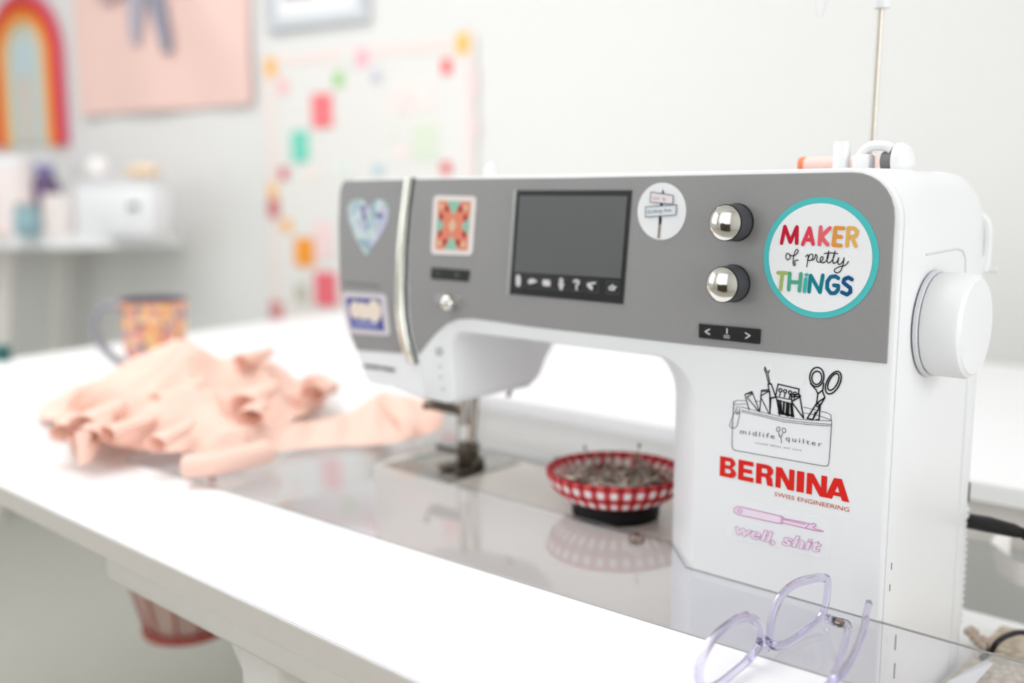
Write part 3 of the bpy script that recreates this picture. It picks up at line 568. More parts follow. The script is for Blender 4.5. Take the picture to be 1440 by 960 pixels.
obj('thread_mast', tube([(a.x, 0.15, 0.24), (a.x, 0.15, a.z), (b.x, 0.15, b.z+0.05)], 0.0021, 10), STEEL, SM, label='slim metal thread mast')
m_ = onY(1239.8, 12, 0.15); obj('mast_collar', lathe([(0.0058, 0), (0.0064, 0.002), (0.0064, 0.03), (0.0058, 0.032)], (m_.x, 0.15, m_.z), (0, 0, 1), 20), WHITE, SM)
t1 = onY(1144, 0, 0.15); t2 = onY(1153, 22, 0.15); t3 = onY(1162, 0, 0.15)
obj('thread_guide', tube(smooth_path([(m_.x, 0.15, b.z+0.045), (t1.x-0.005, 0.15, t1.z+0.04), (t1.x, 0.15, t1.z), (t2.x, 0.15, t2.z), (t3.x, 0.15, t3.z), (t3.x+0.002, 0.15, t3.z+0.02)], 6), 0.0010, 8), WHITE, SM)
obj('mast_foot', box(-0.075, -0.045, 0.141, 0.16, 0.2, 0.245, 0.003), WHITE, SM)
# ---- free arm, stitch plate, needle parts
BEDM = mat('bed_enamel', (224, 217, 207), 0.18, var=0.01)
bedo = [(-0.15, 0.0395), (-0.515, 0.0395)]+[(-0.537-0.012*sin(pi*t/8), 0.0395+0.0575-0.0575*cos(pi*t/8)) for t in range(1, 8)]+[(-0.515, 0.1545), (-0.15, 0.1545)]
obj('free_arm', loft([[(x, y, z) for x, y in bedo] for z in (-0.0875, -0.006, -0.0045)]), BEDM, SM, 30, label='cream white free arm')
PLT = mat('stitch_plate_steel', (150, 148, 142), 0.22, metal=0.9)
sp_ = obj('stitch_plate', join(box(-0.535, -0.435, 0.044, 0.15, -0.0046, -0.0035, 0.0004)), PLT, SM, label='steel stitch plate')
obj('feed_dog', join(*[box(-0.488+i*0.006, -0.485+i*0.006, 0.08, 0.105, -0.0036, -0.0026) for i in range(4)]), mat('dark_steel', (70, 68, 66), 0.4, metal=0.8), sp_, 0)
NX, NY = -0.462, 0.092
def nd(px, py, y=NY): return onY(px, py, y)
DST = mat('dark_bronze_steel', (96, 88, 78), 0.35, metal=0.8)
a = nd(606, 566); b = nd(650, 576)
obj('thread_guide_bracket', join(tube([nd(601, 561), nd(625, 566), nd(652, 574)], 0.0042, 8, flat=0.6), box(a.x, b.x, NY-0.006, NY+0.006, b.z-0.005, a.z, 0.001)), DST, SM, label='dark metal needle clamp bracket')
obj('thread_cutter', ball(nd(598, 571, 0.07), 0.0035), BLACK, SM, label='small black thread cutter')
a = nd(652, 570); b = nd(644, 628)
obj('needle_bar', tube([(a.x, NY, a.z+0.03), (a.x, NY, a.z-0.02)], 0.0045, 10), STEEL, SM)
obj('needle', tube([(a.x-0.004, NY-0.004, a.z), (a.x-0.005, NY-0.004, -0.004)], [0.0011, 0.0006], 6), STEEL, SM)
obj('presser_bar', tube([(a.x+0.009, NY+0.01, a.z+0.03), (a.x+0.004, NY+0.006, 0.02)], 0.0045, 10), STEEL, SM)
fx = a.x+0.001
obj('presser_foot', join(box(fx-0.008, fx+0.008, NY-0.004, NY+0.014, 0.006, 0.024, 0.002), box(fx-0.014, fx-0.003, NY-0.022, NY+0.016, -0.0032, 0.001, 0.0008), box(fx+0.003, fx+0.014, NY-0.022, NY+0.016, -0.0032, 0.001, 0.0008), box(fx-0.014, fx+0.014, NY+0.002, NY+0.014, -0.0032, 0.008, 0.0008)), DST, SM, label='steel presser foot')
a = nd(598, 700 if False else 655); obj('presser_lift_toe', tube([(fx-0.03, NY-0.01, 0.016), (fx-0.008, NY, 0.012)], 0.0025, 8), DST, SM)
a = nd(722, 556, 0.09); obj('rear_thread_hook', tube([(a.x, 0.09, a.z+0.01), (a.x-0.003, 0.085, a.z-0.001)], 0.002, 8), DST, SM)
p = onY(640, 556, 0.05)
# ------------------------------------------------------------------ thread spool lying behind the post
p = onY(1126, 229, 0.085); q = onY(1232, 229, 0.085)
TS = empty('thread_spool', (p.x, 0.085, 0.283), 'coral pink thread spool lying on top of the white sewing machine', 'thread spool')
prof = [(0.0078, 0.003)]; L_ = q.x-p.x
obj('thread', lathe([(0.0050, 0.004)]+[(0.0050+0.0003*(i % 2), 0.006+i*(L_-0.012)/30) for i in range(31)]+[(0.0050, L_-0.004)], (p.x, 0.085, 0.2888), (1, 0, 0), 20), mat('thread_pink', (252, 216, 208), 0.8, bump=0.3, scale=400), TS, 30)
obj('spool_flange', lathe([(0.0054, 0), (0.0057, 0.002), (0.0054, 0.004)], (p.x, 0.085, 0.2888), (1, 0, 0), 20), mat('spool_orange', (242, 130, 84), 0.5), TS, 30, label='orange spool end')
obj('spool_flange', lathe([(0.0054, 0), (0.0057, 0.002), (0.0054, 0.004)], (q.x-0.004, 0.085, 0.2888), (1, 0, 0), 20), MATS['thread_pink'], TS, 30)
# ------------------------------------------------------------------ pincushion
PCX, PCY = -0.262, 0.0775
PC = empty('pincushion', (PCX, PCY, -0.0045), 'red and white gingham bowl pincushion on black base on machine bed', 'pincushion')
def gingham(nt, b):
    n = nt.nodes; L = nt.links; tc = n.new('ShaderNodeTexCoord'); sx = n.new('ShaderNodeSeparateXYZ'); L.new(tc.outputs['Object'], sx.inputs[0])
    at = n.new('ShaderNodeMath'); at.operation = 'ARCTAN2'; L.new(sx.outputs[0], at.inputs[1]); L.new(sx.outputs[1], at.inputs[0])
    def stripe(src, k):
        m1 = n.new('ShaderNodeMath'); m1.operation = 'MULTIPLY'; m1.inputs[1].default_value = k; L.new(src, m1.inputs[0])
        m2 = n.new('ShaderNodeMath'); m2.operation = 'SINE'; L.new(m1.outputs[0], m2.inputs[0])
        m3 = n.new('ShaderNodeMath'); m3.operation = 'GREATER_THAN'; m3.inputs[1].default_value = 0.0; L.new(m2.outputs[0], m3.inputs[0]); return m3.outputs[0]
    a = stripe(at.outputs[0], 34); z = stripe(sx.outputs[2], 2*pi/0.0118)
    ad = n.new('ShaderNodeMath'); ad.operation = 'ADD'; L.new(a, ad.inputs[0]); L.new(z, ad.inputs[1])
    cr = n.new('ShaderNodeValToRGB'); cr.color_ramp.interpolation = 'CONSTANT'; e = cr.color_ramp.elements
    e[0].color = rgb(244, 240, 238); e[1].position = 0.3; e[1].color = rgb(208, 76, 78); q = e.new(0.8); q.color = rgb(160, 16, 28)
    hf = n.new('ShaderNodeMath'); hf.operation = 'MULTIPLY'; hf.inputs[1].default_value = 0.5; L.new(ad.outputs[0], hf.inputs[0]); L.new(hf.outputs[0], cr.inputs[0]); L.new(cr.outputs[0], b.inputs['Base Color'])
    nz = n.new('ShaderNodeTexNoise'); nz.inputs['Scale'].default_value = 900; bp = n.new('ShaderNodeBump'); bp.inputs['Strength'].default_value = 0.2; L.new(nz.outputs['Fac'], bp.inputs['Height']); L.new(bp.outputs[0], b.inputs['Normal'])
GH = node_mat('gingham_cotton', gingham, 0.85)
HB = 0.012
obj('base', lathe([(0.036, 0), (0.0375, 0.002), (0.0375, HB+0.006), (0.036, HB+0.010)], (PCX, PCY, -0.0045), (0, 0, 1), 40), mat('black_magnet_base', (9, 9, 10), 0.6, spec=0.25), PC, 30, label='round black base')
R0 = 0.0605
obj('bowl', lathe([(0.030, 0.010), (0.040, 0.0105), (0.048, 0.014), (0.056, 0.022), (R0-0.001, 0.030), (R0, 0.034), (R0-0.0015, 0.036), (R0-0.004, 0.034), (0.050, 0.027), (0.040, 0.0215), (0.02, 0.0185), (1e-5, 0.0180)], (PCX, PCY, 0.0), (0, 0, 1), 72, True, False), GH, PC, 50, label='red and white gingham cloth bowl')
def pinmat(nt, b):
    n = nt.nodes; L = nt.links; gi = n.new('ShaderNodeTexNoise'); gi.inputs['Scale'].default_value = 60; tc = n.new('ShaderNodeTexCoord'); L.new(tc.outputs['Object'], gi.inputs[0])
    cr = n.new('ShaderNodeValToRGB'); cr.color_ramp.elements[0].position = 0.35; cr.color_ramp.elements[1].position = 0.65; cr.color_ramp.elements[0].color = rgb(134, 104, 84); cr.color_ramp.elements[1].color = rgb(222, 214, 204)
    L.new(gi.outputs['Fac'], cr.inputs[0]); L.new(cr.outputs[0], b.inputs['Base Color']); b.inputs['Metallic'].default_value = 0.7
PINM = node_mat('pin_steel', pinmat, 0.35)
parts = []
for i in range(230):
    r = 0.040*sqrt(random.random()); a = random.random()*2*pi; b = random.random()*2*pi; el = random.uniform(-0.15, 0.22)
    p0 = Vector((PCX+r*cos(a), PCY+r*sin(a), 0.0215+0.008*(r/0.044)**2+random.random()*0.004)); d = Vector((cos(b)*cos(el), sin(b)*cos(el), sin(el)))
    p1 = p0+d*0.022
    if hypot(p1.x-PCX, p1.y-PCY) > 0.054: p1 = p0-d*0.0+Vector((-(p0.x-PCX)*0.4, -(p0.y-PCY)*0.4, 0.012))
    parts.append(tube([p0, p1], 0.0008, 4)); 
    if i % 2 == 0: parts.append(ball(p1, 0.0013, 4))
obj('loose_pins', join(*parts), PINM, PC, 0, label='tangle of loose steel pins', kind='stuff')
for (px, py), c in (((822, 629), (150, 170, 165)), ((899, 626), (110, 140, 140)), ((782, 643), (150, 190, 175))):
    h = onY(px, py, PCY); pn = obj('pin', tube([(h.x+(PCX-h.x)*0.25, PCY, 0.028), tuple(h)], 0.0005, 5), STEEL, PC)
    obj('pin_head', ball(h, 0.0018, 6), mat('pinhead_%d' % c[0]+str(c[1]), c, 0.3), pn)
p = onZ(895, 765, 0.0003)
thing('metal_bead', lathe([(0.0035, 0), (0.006, 0.0015), (0.0066, 0.004), (0.006, 0.0065), (0.0035, 0.008), (0.002, 0.0078), (0.002, 0.0005)], (p.x, p.y, 0.0004), (0, 0, 1), 20), mat('bead_bronze', (150, 132, 124), 0.3, metal=0.8), 'small brown metal bead on clear insert before the pincushion', 'bead')
# ------------------------------------------------------------------ fabric pile
PEACH = mat('peach_cotton', (255, 217, 202), 0.85, transl=0.15, var=0.02, scale=200, spec=0.2)
def heightfield():
    front = [onZ(*q) for q in ((52, 585), (62, 606), (85, 630), (105, 648), (165, 656), (230, 654), (300, 660), (345, 652), (380, 634), (405, 612), (432, 596), (458, 574))]
    ctl = [(p.x, p.y, 0.004) for p in front]
    top = [((75, 576), 1.12), ((110, 568), 1.13), ((165, 562), 1.14), ((205, 544), 1.16), ((240, 508), 1.19), ((268, 484), 1.2), ((296, 497), 1.2), ((330, 512), 1.2), ((370, 530), 1.2), ((410, 549), 1.21), ((448, 560), 1.23)]
    tp = [atD(*q, t) for q, t in top]; ctl += [tuple(p) for p in tp]
    back = [(-1.10, -0.05), (-1.09, 0.0), (-1.055, 0.05), (-1.02, 0.1), (-1.0, 0.15), (-0.97, 0.2), (-0.93, 0.235), (-0.88, 0.235), (-0.845, 0.21)]
    ctl += [(x, y, 0.004) for x, y in back]
    mid = [((150, 600), 0.98), ((200, 580), 1.05), ((270, 560), 1.05), ((270, 620), 0.94), ((340, 570), 1.03), ((350, 620), 0.95), ((120, 590), 1.04)]
    for q, t in mid:
        p = atD(*q, t); ctl.append((p.x, p.y, max(0.01, p.z)))
    C_ = np.array(ctl); poly = [(p.x, p.y) for p in front]+back[::-1]
    P2 = np.array(poly)
    def dist_in(x, y):
        ins = False; n = len(P2); dm = 9
        for i in range(n):
            x1, y1 = P2[i-1]; x2, y2 = P2[i]
            if (y1 > y) != (y2 > y) and x < (x2-x1)*(y-y1)/(y2-y1)+x1: ins = not ins
            L2 = (x2-x1)**2+(y2-y1)**2; t = max(0, min(1, ((x-x1)*(x2-x1)+(y-y1)*(y2-y1))/L2)); dm = min(dm, hypot(x-x1-t*(x2-x1), y-y1-t*(y2-y1)))
        return dm if ins else -dm
    X0, X1, Y0, Y1 = P2[:, 0].min()-0.01, P2[:, 0].max()+0.01, P2[:, 1].min()-0.01, P2[:, 1].max()+0.01
    NXg, NYg = 130, 110; V = []; idx = {}
    for j in range(NYg):
        for i in range(NXg):
            x = X0+(X1-X0)*i/(NXg-1); y = Y0+(Y1-Y0)*j/(NYg-1); d = dist_in(x, y)
            wob = 0.012*noise.noise((x*22, y*22, 0))
            if d+wob < 0: continue
            w = 1/((C_[:, 0]-x)**2+(C_[:, 1]-y)**2+0.0006)**1.5; z = float((w*C_[:, 2]).sum()/w.sum())
            wx = x+0.05*noise.noise((x*9, y*9, 3)); wy = y+0.05*noise.noise((x*9, y*9, 8))
            f1 = 1-abs(noise.noise((wx*10+wy*4, wy*13-wx*5, 1.5)))*2; f2 = 1-abs(noise.noise((wx*30, wy*26, 5.5)))*2
            e = min(1, d/0.05) if d > 0 else 0
            z = max(0.0025, z+e*(0.036*(f1-0.45)+0.010*(f2-0.4)))
            if d < 0.03: z = max(z, 0.003+0.012*max(0, noise.noise((x*30, y*30, 2)))*1.0)
            idx[(i, j)] = len(V); V.append((x, y, z))
    Fc = []
    for j in range(NYg-1):
        for i in range(NXg-1):
            k = [(i, j), (i+1, j), (i+1, j+1), (i, j+1)]
            if all(t in idx for t in k): Fc.append(tuple(idx[t] for t in k))
    return V, Fc
def ribbon(lo, hi, k=8, n=5, belly=0.0):
    """cloth band between a lower and an upper edge"""
    A = smooth_path(lo, k); B = smooth_path(hi, k); m = min(len(A), len(B)); V = []; Fc = []
    for i in range(m):
        for j in range(n+1):
            t = j/n; p = A[i].lerp(B[i], t); p.z += belly*sin(pi*t)*(0.6+0.4*sin(i*0.7)); V.append(p)
    for i in range(m-1):
        for j in range(n): a = i*(n+1)+j; Fc.append((a, a+1, a+n+2, a+n+1))
    return V, Fc
def ruffle(path, h, lean=(0, 0, 0)):
    lo = [Vector(p) for p in path]; c = sum(lo, Vector())/len(lo)
    hi = [p+Vector((0, 0, h))+(p-c).normalized()*h*0.25+Vector(lean) for p in lo]
    return ribbon(lo, hi, 6, 5)
strip_lo = [onZ(a, b, z) for a, b, z in ((340, 642, 0.006), (390, 634, 0.006), (440, 629, 0.005), (490, 626, 0.004), (540, 624, 0.006), (585, 615, 0.010), (622, 602, 0.018))]
strip_hi = [onZ(a, b, z) for a, b, z in ((350, 606, 0.03), (400, 598, 0.018), (450, 590, 0.012), (495, 578, 0.016), (532, 554, 0.032), (580, 558, 0.034), (626, 574, 0.034))]
rf = []
for pts, h in ((((105, 645), (112, 622), (130, 612), (140, 628), (128, 648), (110, 655)), 0.035), (((105, 610), (120, 590), (150, 585), (165, 602), (150, 618)), 0.035), (((395, 575), (425, 580), (455, 568), (460, 552), (440, 548), (425, 555)), 0.02), (((340, 540), (350, 525), (375, 525), (385, 535)), 0.0)):
    if h: rf.append(ruffle([onZ(a, b, 0.012) for a, b in pts], h))
rolls = []
for (a, b), t, r, L_, (dx, dz) in (((120, 596), 0.985, 0.013, 0.07, (0.1, 0.1)), ((124, 612), 0.965, 0.011, 0.06, (-0.1, 0.12)), ((88, 605), 0.985, 0.010, 0.05, (-0.2, 0.1)), ((155, 608), 0.975, 0.010, 0.06, (0.4, 0.05)), ((345, 566), 1.06, 0.013, 0.07, (0.2, 0.1)), ((352, 586), 1.03, 0.012, 0.06, (-0.1, 0.1)), ((442, 552), 1.2, 0.014, 0.05, (0.3, 0)), ((342, 506), 1.19, 0.010, 0.05, (0.5, 0.1)), ((222, 622), 0.95, 0.010, 0.06, (0.2, 0.1)), ((225, 560), 1.06, 0.008, 0.06, (0.5, 0.1))):
    p0 = atD(a, b, t); p0.z = max(p0.z, r*0.8+0.002); d_ = Vector((CF.x, CF.y, 0)).normalized()+CR*dx+Vector((0, 0, dz)); d_.normalize()
    rolls.append(tube([p0-d_*0.006, p0+d_*L_*0.3, p0+d_*L_*0.65+CR*0.004, p0+d_*L_], [r*1.15, r, r*0.9, r*0.6], 14, flat=0.72, caps=False))
fold = tube(smooth_path([onZ(262, 655, 0.018), onZ(300, 652, 0.02), onZ(335, 645, 0.02), onZ(372, 634, 0.02)], 5), 0.014, 12, flat=0.8)
flap = ribbon([onZ(528, 556, 0.034), onZ(545, 578, 0.030), onZ(562, 598, 0.024), onZ(560, 622, 0.010)], [onZ(548, 552, 0.046), onZ(572, 572, 0.040), onZ(588, 590, 0.032), onZ(580, 614, 0.016)], 6, 5, 0.004)
thing('fabric_pile', join(heightfield(), ribbon(strip_lo, strip_hi, 8, 8, 0.012), flap, fold, *rf, *rolls), PEACH, 'crumpled peach cotton fabric heaped on the white desk, strip fed to needle', 'fabric', smooth=80, origin=(-0.8, 0.05, 0))
# ------------------------------------------------------------------ mug
MX, MY = -1.176, 0.150
MG = empty('mug', (MX, MY, 0), 'floral orange and purple mug with grey handle behind the peach fabric', 'mug')
def floral(nt, b):
    n = nt.nodes; L = nt.links; tc = n.new('ShaderNodeTexCoord'); vo = n.new('ShaderNodeTexVoronoi'); vo.inputs['Scale'].default_value = 95; L.new(tc.outputs['Object'], vo.inputs['Vector'])
    cr = n.new('ShaderNodeValToRGB'); cr.color_ramp.interpolation = 'CONSTANT'; e = cr.color_ramp.elements
    e[0].color = rgb(232, 160, 116); e[1].position = 0.2; e[1].color = rgb(216, 146, 146)
    for p_, c_ in ((0.38, (232, 192, 130)), (0.55, (132, 110, 128)), (0.68, (230, 168, 140)), (0.82, (190, 150, 160)), (0.92, (238, 204, 160))): e.new(p_).color = rgb(*c_)
    s = n.new('ShaderNodeSeparateColor'); L.new(vo.outputs['Color'], s.inputs[0]); L.new(s.outputs[0], cr.inputs[0]); L.new(cr.outputs[0], b.inputs['Base Color'])
RM_ = 0.0490; HM = 0.118
obj('mug_body', lathe([(RM_*0.78, 0), (RM_*0.82, 0.003), (RM_*0.86, 0.02), (RM_*0.94, 0.06), (RM_*0.985, 0.1), (RM_, HM-0.003)], (MX, MY, 0), (0, 0, 1), 40, True, False), node_mat('floral_glaze', floral, 0.3), MG, 40, label='floral printed mug body')
NAVY = mat('navy_glaze', (86, 82, 104), 0.3)
obj('mug_inside', lathe([(RM_, HM-0.003), (RM_+0.0005, HM), (RM_-0.0025, HM+0.0005), (RM_-0.004, HM-0.004), (RM_*0.85, 0.03), (RM_*0.7, 0.008), (1e-5, 0.007)], (MX, MY, 0), (0, 0, 1), 40, False, False), NAVY, MG, 60, label='dark blue grey mug rim and inside')
hd = -CR
H_ = [(0.045, 0.104), (0.065, 0.106), (0.084, 0.098), (0.092, 0.078), (0.086, 0.052), (0.066, 0.028), (0.042, 0.014)]
obj('handle', tube(smooth_path([Vector((MX, MY, z))+hd*r for r, z in H_], 5), 0.0062, 10), mat('grey_glaze', (140, 142, 150), 0.3), MG, 60, label='grey looped handle')
# ------------------------------------------------------------------ eyeglasses
G1 = onZ(1141, 890); G2 = onZ(1040, 951)
gd = (G2-G1).normalized(); gn = gd.cross(Vector((0, 0, 1)))
def onG(px, py): return hit(px, py, G1, gn)
GL = empty('eyeglasses', tuple((G1+G2)/2), 'eyeglasses with clear lavender frames lying on desk before the machine', 'eyeglasses')
LAV = mat('lavender_acetate', (236, 232, 252), 0.08, var=0.01)
LAV.node_tree.nodes['Principled BSDF'].inputs['Transmission Weight'].default_value = 1.0; LAV.node_tree.nodes['Principled BSDF'].inputs['IOR'].default_value = 1.47
LENS = clear_mat('lens', (252, 252, 254), 0.0, 0.02, (240, 240, 250), 1.3)
r1 = [(1148, 812.5), (1158, 812), (1164, 817), (1163.5, 835), (1161, 855), (1158, 865), (1150, 878), (1138, 889), (1120, 903), (1103, 912), (1090, 914), (1084, 908), (1083, 892), (1086, 870), (1094, 846), (1106, 829), (1124, 818)]
r2 = [(1049, 866), (1060, 871), (1067, 882), (1070, 900), (1067, 915), (1059, 928), (1047, 942), (1030, 957), (1012, 972), (996, 980), (985, 974), (982, 955), (985, 935), (994, 912), (1006, 894), (1022, 880), (1036, 870)]
for rr in (r1, r2):
    P = [onG(*q) for q in rr]
    dz = -min(0, min(p.z for p in P)-0.0028)
    for p in P: p.z += dz*max(0, 1-p.z/0.03)
    loop = smooth_path(P+[P[0]], 4)[:-1]
    rm = obj('rim', tube(loop, 0.0021, 10, closed=True, flat=1.3), LAV, GL, 80, label='clear lavender lens rim')
    c = sum(loop, Vector())/len(loop); V = [c+gn*0.0012]+[p for p in loop]; n = len(loop)
    obj('lens', (V, [(0, 1+i, 1+(i+1) % n) for i in range(n)]), LENS, rm, 80)
a = onG(1084, 905); b = onG(1068, 902)
obj('bridge', tube(smooth_path([a, (a+b)/2+Vector((0, 0, 0.002)), b], 5), 0.0024, 8), LAV, GL)
for q in ((1085, 914), (1062, 928)):
    p = onG(*q); obj('nose_pad', ball(p+gn*0.004, 0.0028, 8), LAV, GL)
h = onG(1161, 868)
def tz(px, py, z): return onZ(px, py, z)
h2 = tz(1176, 874, 0.012); h3 = tz(1192, 880, 0.012)
obj('hinge', tube([h2, (h2+h3)/2, tz(1187, 878, 0.012)], 0.0022, 8, flat=0.6), mat('brass_hinge', (150, 138, 110), 0.3, metal=0.9), GL, label='small brass hinge')
obj('temple', tube(smooth_path([h, h2, h3, tz(1189, 900, 0.010), tz(1180, 930, 0.008), tz(1168, 958, 0.006), tz(1140, 1010, 0.004)], 5), 0.0021, 10, flat=1.4), LAV, GL, 80)
obj('temple', tube(smooth_path([tz(1222, 848, 0.030), tz(1219, 862, 0.027), tz(1214, 885, 0.022), tz(1204, 912, 0.016), tz(1188, 940, 0.010), tz(1165, 964, 0.006), tz(1090, 1010, 0.004), tz(985, 1045, 0.004)], 5), 0.0021, 10, flat=1.4), LAV, GL, 80)
# ------------------------------------------------------------------ things on the platform behind and beside the machine
PL = -0.088
cpath = [(-0.004, 0.165, 0.033), (0.012, 0.166, 0.033), (0.03, 0.167, 0.032), (0.05, 0.168, 0.0305), (0.075, 0.17, 0.028), (0.11, 0.18, 0.018), (0.17, 0.2, -0.02), (0.24, 0.21, PL+0.013), (0.34, 0.2, PL+0.013)]
PWC = empty('power_cord', (0.0, 0.165, 0.03), 'thick black power cord plugged into the right rear of machine', 'cord')
p = onX(1366, 733, 0.0)
off = Vector((0, p.y-0.165, p.z-0.033))
cpath = [Vector(q)+off*(1 if i < 6 else 0) for i, q in enumerate(cpath)]
obj('plug', tube([cpath[0], cpath[1], cpath[2], cpath[2]+Vector((0.006, 0, -0.0008))], [0.0072, 0.0076, 0.0062, 0.0045], 14, flat=0.8), BLACK, PWC, 50)
obj('strain_relief', join(*[lathe([(0.0032, 0), (0.0052, 0.001), (0.0052, 0.0035), (0.0032, 0.0045)], cpath[2]+(cpath[3]-cpath[2])*(0.25+0.25*i), cpath[3]-cpath[2], 12) for i in range(4)]), BLACK, PWC, 40)
obj('cord', tube(smooth_path(cpath[2:], 6), 0.0032, 8), BLACK, PWC, 60)
def strap_mat(nt, b):
    n = nt.nodes; L = nt.links; tc = n.new('ShaderNodeTexCoord'); w = n.new('ShaderNodeTexWave'); w.bands_direction = 'Z'; w.inputs['Scale'].default_value = 120; L.new(tc.outputs['Object'], w.inputs[0])
    cr = n.new('ShaderNodeValToRGB'); cr.color_ramp.elements[0].color = rgb(214, 208, 202); cr.color_ramp.elements[1].color = rgb(242, 240, 238); L.new(w.outputs['Fac'], cr.inputs[0]); L.new(cr.outputs[0], b.inputs['Base Color'])
yb = 0.372
def sy(px, py, y=yb): return onY(px, py, y)
lo = [sy(1401, 800, 0.36), sy(1408, 808, 0.345), sy(1424, 818, 0.335), sy(1445, 826, 0.335), sy(1475, 822, 0.345)]; hi = [sy(1393, 762, 0.36), sy(1402, 776, 0.345), sy(1420, 786, 0.335), sy(1442, 794, 0.335), sy(1472, 790, 0.345)]
lo2 = [sy(1393, 762, 0.36), sy(1398, 755, 0.368), sy(1405, 745, 0.378)]; hi2 = [sy(1420, 782, 0.36), sy(1421, 760, 0.368), sy(1424, 745, 0.378)]
STR = node_mat('ribbed_strap', strap_mat, 0.8)
rb = join(ribbon(lo, hi, 6, 4), ribbon(lo2, hi2, 6, 4), ribbon([p+Vector((0, 0.002, 0)) for p in lo], [p+Vector((0, 0.002, 0)) for p in hi], 6, 4))
thing('webbing_strap', rb, STR, 'white ribbed strap looped below the rear desk edge behind black cord', 'strap', smooth=80)
BD = empty('bead_string', tuple(onZ(1378, 898, PL+0.008)), 'string of pale pink beads on the woven mat beside the sewing machine base', 'beads')
pr_ = mat('pearl_bead', (206, 186, 170), 0.25); first = None
for i, (a, b, r) in enumerate(((1361, 888, 0.0034), (1366, 885, 0.0034), (1371, 889, 0.0036), (1369, 896, 0.0036), (1375, 902, 0.0036), (1382, 899, 0.0036), (1388, 905, 0.0036), (1381, 908, 0.0034), (1394, 901, 0.0034), (1396, 909, 0.0034))):
    p = onZ(a, b, PL+0.008+r)
    if first is None: first = obj('bead', ball(BASE[BD], 0.0035, 8), pr_, BD); o = first
    else: o = first.copy(); COL.objects.link(o)
    o.parent = BD; o.location = p-BASE[BD]; o.scale = (r/0.0035,)*3
thing('cable', tube(smooth_path([onZ(1380, 925, PL+0.011), onZ(1393, 916, PL+0.013), onZ(1402, 903, PL+0.022), onZ(1418, 893, PL+0.024), onZ(1440, 889, PL+0.022), onZ(1470, 900, PL+0.011)], 6), 0.0022, 8), BLACK, 'thin black cable arching beside the beads at far right', 'cable', smooth=60)
def woven(nt, b):
    n = nt.nodes; L = nt.links; tc = n.new('ShaderNodeTexCoord'); vo = n.new('ShaderNodeTexVoronoi'); vo.inputs['Scale'].default_value = 150; L.new(tc.outputs['Object'], vo.inputs['Vector'])
    cr = n.new('ShaderNodeValToRGB'); cr.color_ramp.elements[0].color = rgb(236, 226, 212); cr.color_ramp.elements[1].color = rgb(196, 180, 158); cr.color_ramp.elements[1].position = 0.7; L.new(vo.outputs['Distance'], cr.inputs[0]); L.new(cr.outputs[0], b.inputs['Base Color'])
    bp = n.new('ShaderNodeBump'); bp.inputs['Strength'].default_value = 0.8; bp.inputs['Distance'].default_value = 0.003; L.new(vo.outputs['Distance'], bp.inputs['Height']); L.new(bp.outputs[0], b.inputs['Normal'])
thing('woven_mat', box(0.006, 0.27, -0.085, 0.245, PL, PL+0.008, 0.003), node_mat('woven_fibre', woven, 0.9), 'beige woven mat on the lowered shelf right of the machine', 'mat')
a = onZ(1330, 960, PL+0.011); b = onZ(1428, 915, PL+0.012)
pp = [onZ(1332, 958, PL+0.0105), onZ(1388, 926, PL+0.0105), onZ(1396, 931, PL+0.020), onZ(1362, 968, PL+0.0105)]
thing('folded_paper', ([tuple(p) for p in pp]+[tuple(p-Vector((0, 0, 0.0015))) for p in pp], [(0, 1, 2, 3), (7, 6, 5, 4), (0, 4, 5, 1), (1, 5, 6, 2), (2, 6, 7, 3), (3, 7, 4, 0)]), STICKW, 'white folded paper lying on the beige woven mat', 'paper', smooth=0)
# ------------------------------------------------------------------ under the desk
CORAL = mat('coral_wire', (176, 84, 72), 0.5)
bc = atD(264, 872, 1.22); BX, BY, BZ = bc.x, bc.y, bc.z-0.006
WB = empty('wire_basket', (BX, BY, BZ), 'coral red round wire basket hanging below the far left of the desk', 'basket')
RT, RB, BH = 0.070, 0.048, 0.082
def circ(r, z, n=28): return [(BX+r*cos(2*pi*i/n), BY+r*sin(2*pi*i/n), z) for i in range(n)]
obj('rim', tube(circ(RT, BZ+BH), 0.006, 8, closed=True), CORAL, WB)
obj('rim', tube(circ(RB, BZ), 0.006, 8, closed=True), CORAL, WB)
obj('mesh_panel', lathe([(RT-0.004, BH), (RB-0.004, 0), (0.02, -0.003), (1e-5, -0.003)], (BX, BY, BZ), (0, 0, 1), 28, False, False), mat('pinkish_mesh', (206, 176, 166), 0.8), WB, label='pale pinkish mesh panel', smooth=40)
for i in range(12):
    c_, s_ = cos(2*pi*i/12+2.9), sin(2*pi*i/12+2.9); obj('wire', tube([(BX+RT*c_, BY+RT*s_, BZ+BH), (BX+RB*c_, BY+RB*s_, BZ)], 0.0016 if i else 0.005, 6), CORAL, WB)
for sx in (-1, 1): obj('hook', tube([(BX+sx*RT, BY, BZ+BH), (BX+sx*RT, BY, -0.0195)], 0.003, 6), CORAL, WB)
p = atD(300, 876, 1.15)
thing('black_box', box(-0.60, -0.42, 0.02, 0.2, -0.30, -0.16, 0.006) if False else box(-0.42, -0.24, 0.06, 0.24, Z0, -0.19, 0.008), mat('dark_grey_plastic', (58, 62, 60), 0.6), 'dark grey storage bin standing on floor under the desk', 'bin')
